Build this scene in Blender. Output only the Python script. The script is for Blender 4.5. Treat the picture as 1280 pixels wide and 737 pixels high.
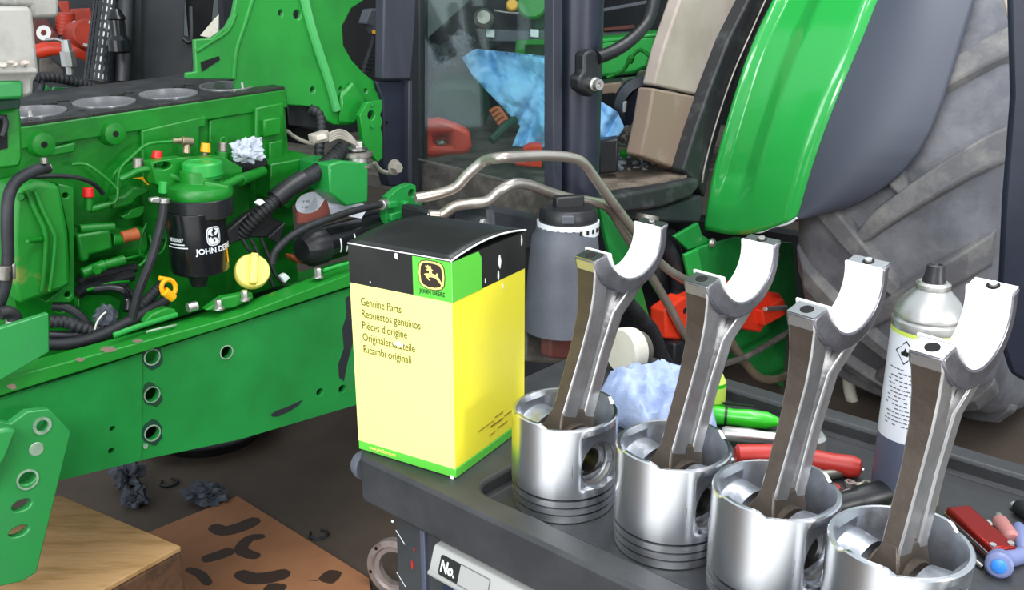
import bpy, bmesh, math, random
from mathutils import Vector, Matrix, noise
random.seed(7)
for o in list(bpy.data.objects):
    bpy.data.objects.remove(o)
scene = bpy.context.scene
COL = scene.collection
R = math.radians

# ------------------------------------------------------------------ camera
FPX, PITCH, CZ = 1200.0, R(18.0), 1.307
cam_d = bpy.data.cameras.new('camera')
cam_d.sensor_width = 36.0
cam_d.lens = 36.0 * FPX / 1280.0
cam_d.clip_start = 0.02
cam = bpy.data.objects.new('camera', cam_d)
COL.objects.link(cam)
cam.location = (0, 0, CZ)
cam.rotation_euler = (R(90) - PITCH, 0, 0)
scene.camera = cam

# ------------------------------------------------------------------ light
world = bpy.data.worlds.new('workshop_daylight')
scene.world = world
world.use_nodes = True
world.node_tree.nodes['Background'].inputs[0].default_value = (0.80, 0.90, 1.0, 1)
world.node_tree.nodes['Background'].inputs[1].default_value = 0.85

def area(name, loc, target, sx, sy, power, col=(1, 1, 1)):
    d = bpy.data.lights.new(name, 'AREA')
    d.shape = 'RECTANGLE'; d.size = sx; d.size_y = sy; d.energy = power; d.color = col
    o = bpy.data.objects.new(name, d); COL.objects.link(o)
    o.location = loc
    o.rotation_euler = (Vector(target) - Vector(loc)).to_track_quat('-Z', 'Y').to_euler()
    return o
# the big open workshop door behind the camera, a window to the right, added strip lamps overhead
area('door_daylight', (-2.6, -2.6, 1.9), (-0.1, 1.3, 0.8), 2.6, 2.4, 105, (0.96, 0.98, 1.0))
area('window_daylight', (1.9, -0.7, 1.35), (0.0, 1.0, 0.9), 0.30, 0.42, 26, (1.0, 0.98, 0.95))
area('apron_fill_lamp', (-0.7, -2.2, 3.2), (-0.7, -2.2, 0), 2.4, 2.2, 190, (0.95, 0.98, 1.0))  # added lamp, brightens the pale apron mirrored in the pistons
area('overhead_fill', (0.5, 0.9, 3.4), (0.5, 1.0, 0), 0.25, 2.6, 34)  # added strip lamp, gives the pistons bright reflections
area('overhead_fill_rear', (1.3, 1.6, 3.6), (1.1, 2.2, 0), 0.5, 2.4, 45)  # second added overhead strip lamp
vs = scene.view_settings
vs.view_transform = 'Standard'; vs.look = 'None'; vs.gamma = 1.0; vs.use_curve_mapping = False
vs.exposure = 0.12

# ------------------------------------------------------------------ projection helpers
Fw = Vector((0, math.cos(PITCH), -math.sin(PITCH)))
Up = Vector((0, math.sin(PITCH), math.cos(PITCH)))
CAM = Vector((0, 0, CZ))
def ray(px, py):
    return Vector(((px - 640) / FPX, 0, 0)) + Up * ((368.5 - py) / FPX) + Fw
def P(px, py, D):                       # point at a distance D along the view axis
    return CAM + ray(px, py) * D
def PZ(px, py, z):                      # point on a horizontal plane
    r = ray(px, py); return CAM + r * ((z - CZ) / r.z)
class Plane:
    def __init__(s, n, p): s.n = Vector(n).normalized(); s.p = Vector(p)
    def pt(s, px, py):
        r = ray(px, py); return CAM + r * (s.n.dot(s.p - CAM) / s.n.dot(r))
def crop(ox, oy, s):
    return lambda x, y: (ox + x / s, oy + y / s)

# ------------------------------------------------------------------ materials
def lin(h):
    if isinstance(h, tuple): return h
    h = h.lstrip('#'); v = [int(h[i:i+2], 16) / 255 for i in (0, 2, 4)]
    return tuple(c / 12.92 if c <= .04045 else ((c + .055) / 1.055) ** 2.4 for c in v)
MATS = {}
def mat(name, col, rough=.5, metal=0, col2=None, scale=8, lo=.45, hi=.65, bump=0, bscale=60, coat=0, stretch=None, spec=.5, trans=0, alpha=1):
    m = bpy.data.materials.new(name); m.use_nodes = True
    nt = m.node_tree; b = nt.nodes['Principled BSDF']
    c = lin(col)
    b.inputs['Base Color'].default_value = (*c, 1)
    b.inputs['Roughness'].default_value = rough
    b.inputs['Metallic'].default_value = metal
    b.inputs['Specular IOR Level'].default_value = spec
    if coat:
        b.inputs['Coat Weight'].default_value = coat; b.inputs['Coat Roughness'].default_value = .08
    if trans: b.inputs['Transmission Weight'].default_value = trans
    if alpha < 1: b.inputs['Alpha'].default_value = alpha
    if col2 is not None or bump:
        tc = nt.nodes.new('ShaderNodeTexCoord'); mp = nt.nodes.new('ShaderNodeMapping')
        nt.links.new(tc.outputs['Object'], mp.inputs[0])
        if stretch: mp.inputs['Scale'].default_value = stretch
    if col2 is not None:
        n = nt.nodes.new('ShaderNodeTexNoise'); n.inputs['Scale'].default_value = scale; n.inputs['Detail'].default_value = 8
        n.inputs['Roughness'].default_value = .65
        nt.links.new(mp.outputs[0], n.inputs['Vector'])
        r = nt.nodes.new('ShaderNodeValToRGB')
        r.color_ramp.elements[0].position = lo; r.color_ramp.elements[1].position = hi
        r.color_ramp.elements[0].color = (*c, 1); r.color_ramp.elements[1].color = (*lin(col2), 1)
        nt.links.new(n.outputs['Fac'], r.inputs[0]); nt.links.new(r.outputs[0], b.inputs['Base Color'])
    if bump:
        n2 = nt.nodes.new('ShaderNodeTexNoise'); n2.inputs['Scale'].default_value = bscale; n2.inputs['Detail'].default_value = 5
        nt.links.new(mp.outputs[0], n2.inputs['Vector'])
        bp = nt.nodes.new('ShaderNodeBump'); bp.inputs['Strength'].default_value = bump; bp.inputs['Distance'].default_value = .004
        nt.links.new(n2.outputs['Fac'], bp.inputs['Height']); nt.links.new(bp.outputs[0], b.inputs['Normal'])
    MATS[name] = m
    return m
mat('green', '#1d8a3c', .42, col2='#176e2c', scale=5, lo=.40, hi=.75, coat=.15, bump=.06, bscale=30)
mat('green_plate_shaded', '#16882a', .42, col2='#117322', scale=4, coat=.15, bump=.05, bscale=30)  # warmer copy of the green, the plate's shade put into the colour
mat('green_engine', '#0f7d1e', .40, col2='#0a5a13', scale=7, lo=.4, hi=.75, bump=.12, bscale=90)
mat('green_dirty', '#148022', .5, col2='#8f8440', scale=9, lo=.60, hi=.72, bump=.15, bscale=70)
mat('green_pale', '#27863f', .40, col2='#2f7d46', scale=6, coat=.2)
mat('green_fender', '#2aa046', .18, coat=.5)
mat('green_bright', '#22953a', .35)
mat('green_rib_highlight', '#4fae62', .08, coat=1)  # rib's highlight painted as a paler green, with real gloss on top
mat('green_box', '#58bd3c', .38)
mat('green_handle', '#2fc01e', .3, coat=.4)
mat('bare_green', '#9fb59d', .45, metal=.25, col2='#6f8f74', scale=30)
mat('primer', '#0a3b2c', .6, col2='#123f1e', scale=30)
mat('black_plastic', '#17181b', .42, col2='#232427', scale=14, bump=.05)
mat('black_rubber', '#15161a', .6, col2='#26282c', scale=25, bump=.1)
mat('black_gloss', '#121316', .22, col2='#1b1c20', scale=10)
mat('black_card', '#1b1c1b', .36, col2='#242623', scale=12)
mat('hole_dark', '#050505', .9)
mat('dark_panel', '#22262a', .6, col2='#2d3033', scale=4)
mat('pillar', '#1d2130', .42, col2='#272b3a', scale=6, bump=.04)
mat('frame_dark', '#30323d', .55, col2='#3e404a', scale=9, stretch=(1, 1, .2))
mat('tank_grey', '#4d5058', .52, col2='#5b5e66', scale=5, bump=.08, bscale=120)
mat('tank_dark', '#2b2d33', .5, col2='#35373d', scale=6)
mat('fender_grey', '#464a56', .5, bump=.05, bscale=300)
mat('tyre', '#5d5e64', .8, col2='#85858a', scale=5, lo=.42, hi=.72, bump=.4, bscale=40)
mat('tyre_lug', '#646366', .85, col2='#86847f', scale=8, bump=.4, bscale=50)
mat('beige', '#b3a79c', .6, col2='#a3968a', scale=4, bump=.05)
mat('beige_dirty', '#8a7767', .7, col2='#a39486', scale=9, lo=.55, hi=.8, bump=.12)
mat('seal', '#26282a', .55, col2='#55585a', scale=14, lo=.55, hi=.85)
mat('cab_floor', '#6e6860', .8, col2='#3a3733', scale=12, bump=.3)
mat('carpet', '#7e7062', .85, col2='#52483f', scale=18, bump=.35)
mat('steel', '#b5b3b0', .32, metal=1, col2='#8d8a86', scale=20)
mat('steel_dull', '#9b968e', .45, metal=.8, col2='#6f6a63', scale=18)
mat('zinc', '#cfcdc8', .35, metal=.9)
mat('liner', '#d8d8da', .24, metal=.82)
mat('deck', '#333332', .45, metal=.6, col2='#4c4c4b', scale=16, bump=.05)
mat('pipe', '#cfc6bc', .30, metal=.8, col2='#9c8b7a', scale=8, lo=.5, hi=.75)
mat('pipe_brass', '#b3a289', .38, metal=.7, col2='#8c7b66', scale=10)
mat('alu', '#e8e9ec', .27, metal=1)
def turned(m):                           # lathe-turned metal: highlights stretch along the axis
    nt = m.node_tree; b = nt.nodes['Principled BSDF']; t = nt.nodes.new('ShaderNodeTangent'); t.direction_type = 'RADIAL'; t.axis = 'Z'
    b.inputs['Anisotropic'].default_value = .85; b.inputs['Anisotropic Rotation'].default_value = .25
    nt.links.new(t.outputs[0], b.inputs['Tangent'])
turned(MATS['alu'])
mat('alu_cast', '#bfc2c8', .36, metal=.95, col2='#a2a6ad', scale=25, bump=.12, bscale=140)
mat('ring_dark', '#17171a', .5, metal=.5)
mat('rod', '#b4b2b1', .30, metal=.8, col2='#9a9795', scale=20, bump=.08, bscale=200)
mat('rod_dark', '#86848a', .32, metal=.85, col2='#6f6d72', scale=20, bump=.06, bscale=200)
mat('rod_side', '#51473e', .45, metal=.5, col2='#443a33', scale=16, bump=.1, bscale=160)
mat('machined', '#c2c2c4', .26, metal=1)
mat('shell', '#f4f4f2', .38, metal=.25)
mat('tray', '#2c2d2f', .5, col2='#38393b', scale=9, bump=.08, bscale=200)
mat('cart_body', '#2e3032', .5, col2='#3a3c3e', scale=10, bump=.05)
mat('cart_post', '#4a4d5e', .5)
mat('silver', '#b0afaa', .36, metal=.35)
mat('cart_blue', '#2f9ed8', .45)
mat('navy', '#20293e', .5)
mat('yellow_box', '#f0e338', .42)
mat('yellow_glare', '#e8df8a', .35)  # paler yellow, glare on the left carton face put into the colour
mat('white_card', '#e6e6e2', .6)
mat('ink_green', '#5d5a00', .6)
mat('ink_brown', '#2c1c14', .5)
mat('ink_black', '#0d160d', .5)
mat('logo_yellow', '#f2df7a', .45)
mat('ink_tan', '#8b6a16', .6)
mat('white_print', '#dfe3e6', .5)
mat('yellow_cap', '#ecdc6a', .32, coat=.3)
mat('yellow_ring', '#eda80e', .35)
mat('red_plastic', '#e23a1e', .42)
mat('red_cap', '#d81f1c', .4)
mat('red_handle', '#b32a22', .4)
mat('red_metal', '#8c1d16', .28, metal=.6)
mat('red_machine', '#a8321c', .5, col2='#7c2818', scale=6)
mat('red_hose', '#cf3a1c', .45)
mat('orange_clay', '#b05a30', .6)
mat('blue_paper', '#7fb2dc', .85, col2='#8fc0e6', scale=10, bump=.15, bscale=90)
mat('towel', '#9fb0dc', .9, col2='#b4c2e6', scale=14, bump=.3, bscale=160)
mat('foil', '#b9bfcb', .55, col2='#8d93a0', scale=20)
mat('grey_rag', '#3c4048', .8, col2='#6b717c', scale=25, lo=.5, hi=.7)
mat('wood', '#b08a5c', .75, col2='#93703f', scale=6, bump=.2, bscale=20, stretch=(1, 6, 6))
mat('wood_end', '#5d3f28', .85, col2='#3f2a1c', scale=30, bump=.5, bscale=60)
mat('ply', '#8a5a3a', .8, col2='#a06d48', scale=4, lo=.35, hi=.7, bump=.1)
mat('oil_stain', '#3a281d', .6)
mat('concrete', '#45392f', .85, col2='#54473b', scale=3, lo=.35, hi=.7, bump=.2, bscale=30)
mat('bounce_floor', '#d2d1cd', .9, col2='#c2c1bc', scale=3)  # pale colour chosen to mirror as a bright band in the pistons
mat('wall_paint', '#6d7471', .9, col2='#606664', scale=2)
mat('abrasive', '#70372c', .9, bump=.3, bscale=400)
mat('paper_white', '#d9dbe6', .7)
mat('cast_grey', '#a3a19a', .5, col2='#88857d', scale=8, bump=.12)
mat('mesh_shield', '#2c2e31', .45, metal=.4)
mat('cream_plastic', '#d6d0c0', .6, col2='#a89a82', scale=12, lo=.5, hi=.8)
mat('can_white', '#dfe0e6', .35)
mat('can_grey', '#55586a', .4)
mat('can_lime', '#c8d85a', .4)
mat('teal', '#2a9fb0', .45)
mat('pink_plastic', '#a8706c', .5)
mat('blue_dot', '#2f7fd6', .4)
mat('tool_blue', '#6e77a0', .4)
mat('wire_grey', '#9a9388', .6)
mat('rust_red', '#5a2a22', .7, col2='#3a2a26', scale=14)
mat('flange_rust', '#9a8d88', .5, metal=.5, col2='#6b3a32', scale=14, lo=.5, hi=.62)
mat('grime', '#4c4843', .8, col2='#6d675f', scale=20, bump=.3)
def glass_mat():
    m = bpy.data.materials.new('glass'); m.use_nodes = True; nt = m.node_tree
    out = nt.nodes['Material Output']; nt.nodes.remove(nt.nodes['Principled BSDF'])
    t = nt.nodes.new('ShaderNodeBsdfTransparent'); t.inputs[0].default_value = (.80, .90, .88, 1)
    g = nt.nodes.new('ShaderNodeBsdfGlossy'); g.inputs['Roughness'].default_value = .04
    d = nt.nodes.new('ShaderNodeBsdfDiffuse'); d.inputs[0].default_value = (.55, .6, .58, 1)
    lw = nt.nodes.new('ShaderNodeLayerWeight'); f = nt.nodes.new('ShaderNodeMapRange')
    f.inputs[1].default_value = .2; f.inputs[3].default_value = .025; f.inputs[4].default_value = .6
    nt.links.new(lw.outputs['Facing'], f.inputs[0])
    a = nt.nodes.new('ShaderNodeMixShader'); b = nt.nodes.new('ShaderNodeMixShader')
    tc = nt.nodes.new('ShaderNodeTexCoord'); n = nt.nodes.new('ShaderNodeTexNoise'); n.inputs['Scale'].default_value = 7; n.inputs['Detail'].default_value = 8
    r = nt.nodes.new('ShaderNodeMapRange'); r.inputs[1].default_value = .4; r.inputs[2].default_value = .8; r.inputs[3].default_value = .004; r.inputs[4].default_value = .05
    nt.links.new(tc.outputs['Object'], n.inputs['Vector']); nt.links.new(n.outputs['Fac'], r.inputs[0])
    nt.links.new(r.outputs[0], a.inputs[0]); nt.links.new(t.outputs[0], a.inputs[1]); nt.links.new(d.outputs[0], a.inputs[2])
    nt.links.new(f.outputs[0], b.inputs[0]); nt.links.new(a.outputs[0], b.inputs[1]); nt.links.new(g.outputs[0], b.inputs[2])
    nt.links.new(b.outputs[0], out.inputs[0]); MATS['glass'] = m
glass_mat()

# ------------------------------------------------------------------ object helpers
ORG = {}
def tag(o, label=None, cat=None, group=None, kind=None):
    if label: o['label'] = label
    if cat: o['category'] = cat
    if group: o['group'] = group
    if kind: o['kind'] = kind
    return o
def thing(name, label, cat, loc, group=None):
    o = bpy.data.objects.new(name, None); COL.objects.link(o); o.empty_display_size = .05
    o.location = loc; ORG[o] = Vector(loc)
    return tag(o, label, cat, group)
def obj(name, bm, m, parent=None, smooth=35, bevel=0, solid=0, sub=0, label=None):
    """bm holds world coordinates; the mesh is stored relative to its thing's origin"""
    org = ORG.get(parent, Vector()) if parent else None
    if org is None:
        vs_ = [v.co for v in bm.verts]
        lo = Vector((min(v.x for v in vs_), min(v.y for v in vs_), min(v.z for v in vs_)))
        hi = Vector((max(v.x for v in vs_), max(v.y for v in vs_), max(v.z for v in vs_)))
        org = Vector(((lo.x + hi.x) / 2, (lo.y + hi.y) / 2, lo.z))
    bmesh.ops.recalc_face_normals(bm, faces=bm.faces)
    for v in bm.verts: v.co -= org
    me = bpy.data.meshes.new(name); bm.to_mesh(me); bm.free()
    ms = m if isinstance(m, (list, tuple)) else [m]
    for q in ms: me.materials.append(MATS[q])
    if smooth: me.shade_smooth(); me.set_sharp_from_angle(angle=R(smooth))
    o = bpy.data.objects.new(name, me); COL.objects.link(o)
    if parent: o.parent = parent
    else: o.location = org
    ORG[o] = org
    if solid:
        s = o.modifiers.new('solid', 'SOLIDIFY'); s.thickness = solid; s.offset = 0
    if bevel:
        b = o.modifiers.new('bevel', 'BEVEL'); b.width = bevel; b.segments = 2; b.limit_method = 'ANGLE'; b.angle_limit = R(40)
    if sub:
        s = o.modifiers.new('sub', 'SUBSURF'); s.levels = sub; s.render_levels = sub
    if label: o['label'] = label
    return o
def BM(): return bmesh.new()
def frame_of(ax):
    ax = Vector(ax).normalized()
    t = Vector((0, 0, 1)) if abs(ax.z) < .9 else Vector((1, 0, 0))
    u = ax.cross(t).normalized(); v = ax.cross(u).normalized()
    return ax, u, v
def lathe(bm, o, ax, prof, seg=28, caps=True, mi=0, wob=None, a0=0, a1=2 * math.pi):
    """prof: list of (radius, along)"""
    ax, u, v = frame_of(ax); o = Vector(o); rings = []
    full = abs(a1 - a0 - 2 * math.pi) < 1e-4
    ns = seg if full else seg + 1
    for (r, h) in prof:
        ring = []
        for i in range(ns):
            a = a0 + (a1 - a0) * i / seg
            rr = r * (wob(a, h) if wob else 1)
            ring.append(bm.verts.new(o + ax * h + (u * math.cos(a) + v * math.sin(a)) * rr))
        rings.append(ring)
    for A, B in zip(rings, rings[1:]):
        for i in range(ns if full else ns - 1):
            j = (i + 1) % ns
            f = bm.faces.new((A[i], A[j], B[j], B[i])); f.material_index = mi
    if caps and full:
        for rg in (rings[0], rings[-1]):
            try: f = bm.faces.new(rg); f.material_index = mi
            except ValueError: pass
    return bm
def ringlathe(bm, o, ax, ri, ro, h0, h1, seg=28):
    return lathe(bm, o, ax, [(ri, h0), (ro, h0), (ro, h1), (ri, h1), (ri, h0)], seg, caps=False)
def cyl(bm, p0, p1, r0, r1=None, seg=20, mi=0):
    p0 = Vector(p0); p1 = Vector(p1); d = p1 - p0
    return lathe(bm, p0, d, [(r0, 0), (r0 if r1 is None else r1, d.length)], seg, mi=mi)
def hexa(bm, c, ax, r, h):
    return lathe(bm, c, ax, [(r, 0), (r, h * .85), (r * .88, h)], 6)
def box(bm, c, ex, ey, ez, mi=0):
    """centre and three half-extent vectors"""
    c = Vector(c); vs_ = []
    for sz in (-1, 1):
        for sy in (-1, 1):
            for sx in (-1, 1): vs_.append(bm.verts.new(c + ex * sx + ey * sy + ez * sz))
    for f in ((0, 1, 3, 2), (4, 6, 7, 5), (0, 4, 5, 1), (2, 3, 7, 6), (0, 2, 6, 4), (1, 5, 7, 3)):
        q = bm.faces.new([vs_[i] for i in f]); q.material_index = mi
    return bm
def prism(bm, pts, d, mi=0):
    d = Vector(d); A = [bm.verts.new(p) for p in pts]; B = [bm.verts.new(Vector(p) + d) for p in pts]
    n = len(A)
    bm.faces.new(A).material_index = mi; bm.faces.new(B[::-1]).material_index = mi
    for i in range(n): bm.faces.new((A[i], B[i], B[(i + 1) % n], A[(i + 1) % n])).material_index = mi
    return bm
def catmull(pts, k=6):
    pts = [Vector(p) for p in pts]
    if len(pts) < 3: return pts
    out = []
    for i in range(len(pts) - 1):
        p0 = pts[max(i - 1, 0)]; p1 = pts[i]; p2 = pts[i + 1]; p3 = pts[min(i + 2, len(pts) - 1)]
        for s in range(k):
            t = s / k
            out.append(.5 * ((2 * p1) + (p2 - p0) * t + (2 * p0 - 5 * p1 + 4 * p2 - p3) * t * t + (3 * p1 - p0 - 3 * p2 + p3) * t ** 3))
    out.append(pts[-1]); return out
def tube(bm, pts, r, seg=10, k=6, ribs=0, rr=None, mi=0):
    path = catmull(pts, k) if k > 1 else [Vector(p) for p in pts]
    if ribs:                                     # corrugation: resample evenly
        L = [0]
        for a, b in zip(path, path[1:]): L.append(L[-1] + (b - a).length)
        n = max(4, int(L[-1] / ribs) * 4); res = []; j = 0
        for i in range(n + 1):
            s = L[-1] * i / n
            while j < len(L) - 2 and L[j + 1] < s: j += 1
            t = (s - L[j]) / max(1e-9, L[j + 1] - L[j]); res.append(path[j].lerp(path[j + 1], t))
        path = res
    u = None; rings = []
    for i, p in enumerate(path):
        t = (path[min(i + 1, len(path) - 1)] - path[max(i - 1, 0)]).normalized()
        if u is None: u = frame_of(t)[1]
        u = (u - t * u.dot(t)).normalized(); v = t.cross(u)
        q = r if rr is None else r + (rr - r) * i / (len(path) - 1)
        if ribs: q *= (1, 1, .86, .86)[i % 4]
        rings.append([bm.verts.new(p + (u * math.cos(2 * math.pi * s / seg) + v * math.sin(2 * math.pi * s / seg)) * q) for s in range(seg)])
    for A, B in zip(rings, rings[1:]):
        for i in range(seg): bm.faces.new((A[i], A[(i + 1) % seg], B[(i + 1) % seg], B[i])).material_index = mi
    bm.faces.new(rings[0]).material_index = mi; bm.faces.new(rings[-1][::-1]).material_index = mi
    return bm
def gridsurf(bm, fn, nu, nv, mi=0):
    V = [[bm.verts.new(fn(i / nu, j / nv)) for j in range(nv + 1)] for i in range(nu + 1)]
    for i in range(nu):
        for j in range(nv):
            bm.faces.new((V[i][j], V[i + 1][j], V[i + 1][j + 1], V[i][j + 1])).material_index = mi
    return bm
def blob(bm, c, rx, ry, rz, amp=.3, freq=2.0, sub=4, seed=0, flat=None, ridge=False):
    g = bmesh.ops.create_icosphere(bm, subdivisions=sub, radius=1)
    for v in g['verts']:
        n = v.co.normalized(); q = n * freq + Vector((seed * 7.3, seed * 3.1, seed))
        k = noise.fractal(q, .9, 2.1, 2 if ridge else 4)
        if ridge: k = .6 - 2.2 * abs(k)
        v.co = Vector((n.x * rx, n.y * ry, n.z * rz)) * (1 + amp * k) + Vector(c)
        if flat is not None: v.co.z = max(v.co.z, flat + .0005)
    return bm
def cut(o, cutters):
    """boolean-subtract a bmesh (world coordinates) from object o and bake the result"""
    for v in cutters.verts: v.co -= ORG[o]
    bmesh.ops.recalc_face_normals(cutters, faces=cutters.faces)
    me = bpy.data.meshes.new('cut'); cutters.to_mesh(me); cutters.free()
    for q in o.data.materials: me.materials.append(q)
    c = bpy.data.objects.new('cut', me); COL.objects.link(c)
    c.matrix_world = o.matrix_world.copy() if o.parent is None else Matrix.Translation(ORG[o])
    c.location = ORG[o]
    saved = [(m_.name, m_.type) for m_ in o.modifiers]
    for m_ in o.modifiers: m_.show_viewport = False
    md = o.modifiers.new('cut', 'BOOLEAN'); md.object = c; md.operation = 'DIFFERENCE'; md.solver = 'EXACT'; md.use_self = True
    bpy.context.view_layer.update()
    dg = bpy.context.evaluated_depsgraph_get()
    new = bpy.data.meshes.new_from_object(o.evaluated_get(dg))
    o.modifiers.remove(md)
    for m_ in o.modifiers: m_.show_viewport = True
    old = o.data; o.data = new; new.name = old.name
    bpy.data.meshes.remove(old); bpy.data.objects.remove(c); bpy.data.meshes.remove(me)
    new.shade_smooth(); new.set_sharp_from_angle(angle=R(35))
def text_bm(s, size, fn, depth=.0004, xs=1.0, align='LEFT', bold=0):
    """flat lettering, each point (x, y, z) mapped into the scene by fn"""
    cu = bpy.data.curves.new('text', 'FONT'); cu.body = s; cu.size = size; cu.extrude = depth / 2; cu.align_x = align; cu.resolution_u = 3; cu.offset = size * bold
    t = bpy.data.objects.new('text', cu); COL.objects.link(t)
    bpy.context.view_layer.update()
    me = bpy.data.meshes.new_from_object(t.evaluated_get(bpy.context.evaluated_depsgraph_get()))
    bm = BM(); bm.from_mesh(me)
    for v in bm.verts: v.co = fn(v.co.x * xs, v.co.y, v.co.z)
    bpy.data.objects.remove(t); bpy.data.curves.remove(cu); bpy.data.meshes.remove(me)
    return bm
def copy_tree(root, name=None):
    c = root.copy(); COL.objects.link(c); c.parent = None
    for ch in root.children:
        d = ch.copy(); COL.objects.link(d); d.parent = c
        for g in ch.children:
            e = g.copy(); COL.objects.link(e); e.parent = d
    return c
X, Y, Z = Vector((1, 0, 0)), Vector((0, 1, 0)), Vector((0, 0, 1))
# ------------------------------------------------------------------ setting
bm = BM(); box(bm, (0, 4.1, -.02), X * 7, Y * 4.3, Z * .02)
tag(obj('floor', bm, 'concrete', smooth=0), 'dark brown oily concrete workshop floor', 'floor', kind='structure')
bm = BM(); box(bm, (0, -3.2, -.021), X * 7, Y * 3.0, Z * .02)  # unseen pale floor, added as a reflector for the pistons
tag(obj('floor_bounce', bm, 'bounce_floor', smooth=0), 'unseen pale floor added behind the camera to brighten the piston reflections', 'floor', kind='structure')
bm = BM(); box(bm, (0, 7.5, 2.2), X * 7, Y * .1, Z * 2.2)
tag(obj('wall_back', bm, 'wall_paint', smooth=0), 'dim grey workshop wall behind the tractor', 'wall', kind='structure')

# ------------------------------------------------------------------ tool cart
ZR, ZT = .82, .80
_a, _b = PZ(483, 586, ZR), PZ(770, 723, ZR)
KL = (_b - _a).normalized(); KB = Vector((-KL.y, KL.x, 0))
K0 = _a + KL * ((PZ(441, 566, ZR) - _a).dot(KL))
PIST = []
for (px, wpx) in ((705, 130.5), (838.5, 141.2), (964, 154.5), (1115, 170)):
    D_ = FPX * .1065 / wpx; PIST.append(Vector(((px - 640) / FPX * D_, (D_ - (CZ - .85) * math.sin(PITCH)) / math.cos(PITCH), ZT)))
V0 = min((p - K0).dot(KB) for p in PIST) - .0535 - .0015
print('CART', KL, V0, [(p - K0).dot(KB) for p in PIST])
def CP(u, v, z): return Vector((K0.x, K0.y, 0)) + KL * u + KB * v + Z * z
KLEN, KDEP = .80, .457
def rrect(u0, u1, v0, v1, r, z, n=5):
    out = []
    for (cu, cv, a0) in ((u1 - r, v1 - r, 0), (u0 + r, v1 - r, 90), (u0 + r, v0 + r, 180), (u1 - r, v0 + r, 270)):
        for i in range(n + 1):
            a = R(a0 + 90 * i / n); out.append(CP(cu + r * math.cos(a), cv + r * math.sin(a), z))
    return out
cart = thing('tool_cart', 'dark grey plastic-topped tool cart carrying the pistons and yellow box', 'tool cart', CP(KLEN / 2, KDEP / 2, 0))
bm = BM(); prism(bm, rrect(0, KLEN, 0, KDEP, .02, ZR - .055), Z * .055)
top = obj('top_tray', bm, 'tray', cart, bevel=.004)
bm = BM(); prism(bm, rrect(.150, KLEN - .04, V0, KDEP - .03, .022, ZT), Z * .05)
cut(top, bm)
def face(px, py, v):                                # (u, z) of a pixel on an upright plane parallel to the near side
    q = Plane(KB, CP(0, v, 0)).pt(px, py) - K0; return q.dot(KL), q.z + K0.z
ub = face(495, 690, .018)[0]
bm = BM(); prism(bm, rrect(ub, KLEN - .03, .018, KDEP - .018, .004, .12), Z * (ZR - .055 - .12))
obj('cabinet_body', bm, 'cart_body', cart, bevel=.003)
us = face(531, 690, .0165)[0]
bm = BM(); box(bm, CP(us, .0165, .44), KL * .0035, KB * .0035, Z * .32)
obj('corner_strip', bm, 'cart_post', cart, bevel=.001)
hu, hz = face(544, 671, -.004); hz = min(hz, ZR - .056); hb = hz - .030
print('HANDLE', hu, hz, hb)
for k, dz in enumerate((0, -.15)):
    ztop, zbot = hz + dz, hb + dz
    bm = BM(); box(bm, CP(hu + .335, .012, zbot - .045), KL * .335, KB * .008, Z * .085)
    dr = obj('drawer', bm, 'navy', cart, bevel=.002)
    bm = BM(); box(bm, CP(hu + .352, .0105, zbot - .045), KL * .335, KB * .008, Z * .04)
    obj('drawer_front', bm, 'cart_blue', dr, bevel=.002)
    bm = BM(); prism(bm, [CP(hu, a, z) for a, z in ((.006, ztop), (-.004, ztop), (-.007, ztop - .003), (-.014, zbot + .005), (-.017, zbot + .004), (-.017, zbot), (.006, zbot))], KL * .62)
    h = obj('drawer_handle', bm, 'silver', dr, bevel=.0012)
    if k == 0:
        A0 = Vector((-.007, ztop - .003)); A1 = Vector((-.014, zbot + .005))
        def HF(x, y, z):                             # x along the handle, y from 0 (bottom) to 1 (top) of its face
            q = A1.lerp(A0, y); return CP(hu + x, q.x - .0003 - z, q.y + z * .4)
        lp = [(.013, .10), (.015, .02), (.040, .02), (.040, .92), (.015, .92), (.013, .84)]
        bm = BM(); prism(bm, [HF(x, y, 0) for x, y in lp], KB * -.0004); obj('label_plate', bm, 'ink_black', dr, smooth=0)
        lp = [(.0405, .02), (.078, .02), (.080, .10), (.080, .84), (.078, .92), (.0405, .92)]
        bm = BM(); prism(bm, [HF(x, y, 0) for x, y in lp], KB * -.0004); obj('label_card', bm, 'silver', dr, smooth=0)
        bm = BM(); tube(bm, [HF(x, y, .0005) for x, y in lp], .0004, 5, 1); obj('card_edge', bm, 'tank_grey', dr)
        fh = (A0 - A1).length
        obj('lettering', text_bm('No.', .0165, lambda x, y, z: HF(.0155 + x, .22 + y / fh, .0010 + z), xs=.80, bold=.03), 'white_print', dr, smooth=0)
bm = BM(); hexa(bm, CP(hu - .004, .016, hz - .002), -KB, .004, .006); obj('rivet', bm, 'zinc', cart)
for (px, py, w, h) in ((518, 686, .0014, .0025), (515.5, 705, .0016, .006)):
    u, z0 = face(px, py, .0178); bm = BM(); n = 8
    prism(bm, [CP(u + w * math.cos(i * .785) * random.uniform(.7, 1.2), .0177, z0 + h * math.sin(i * .785) * random.uniform(.8, 1.2)) for i in range(n)], KB * -.0005); obj('paint_chip', bm, 'red_handle', cart, smooth=0)
for (p0, p1) in (((495, 662), (506, 680)), ((496, 715), (507, 733))):
    a_, b_ = face(*p0, .0178), face(*p1, .0178); bm = BM(); tube(bm, [CP(a_[0], .0178, a_[1]), CP(b_[0], .0178, b_[1])], .0005, 5, 1); obj('scratch', bm, 'silver', cart)
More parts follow.
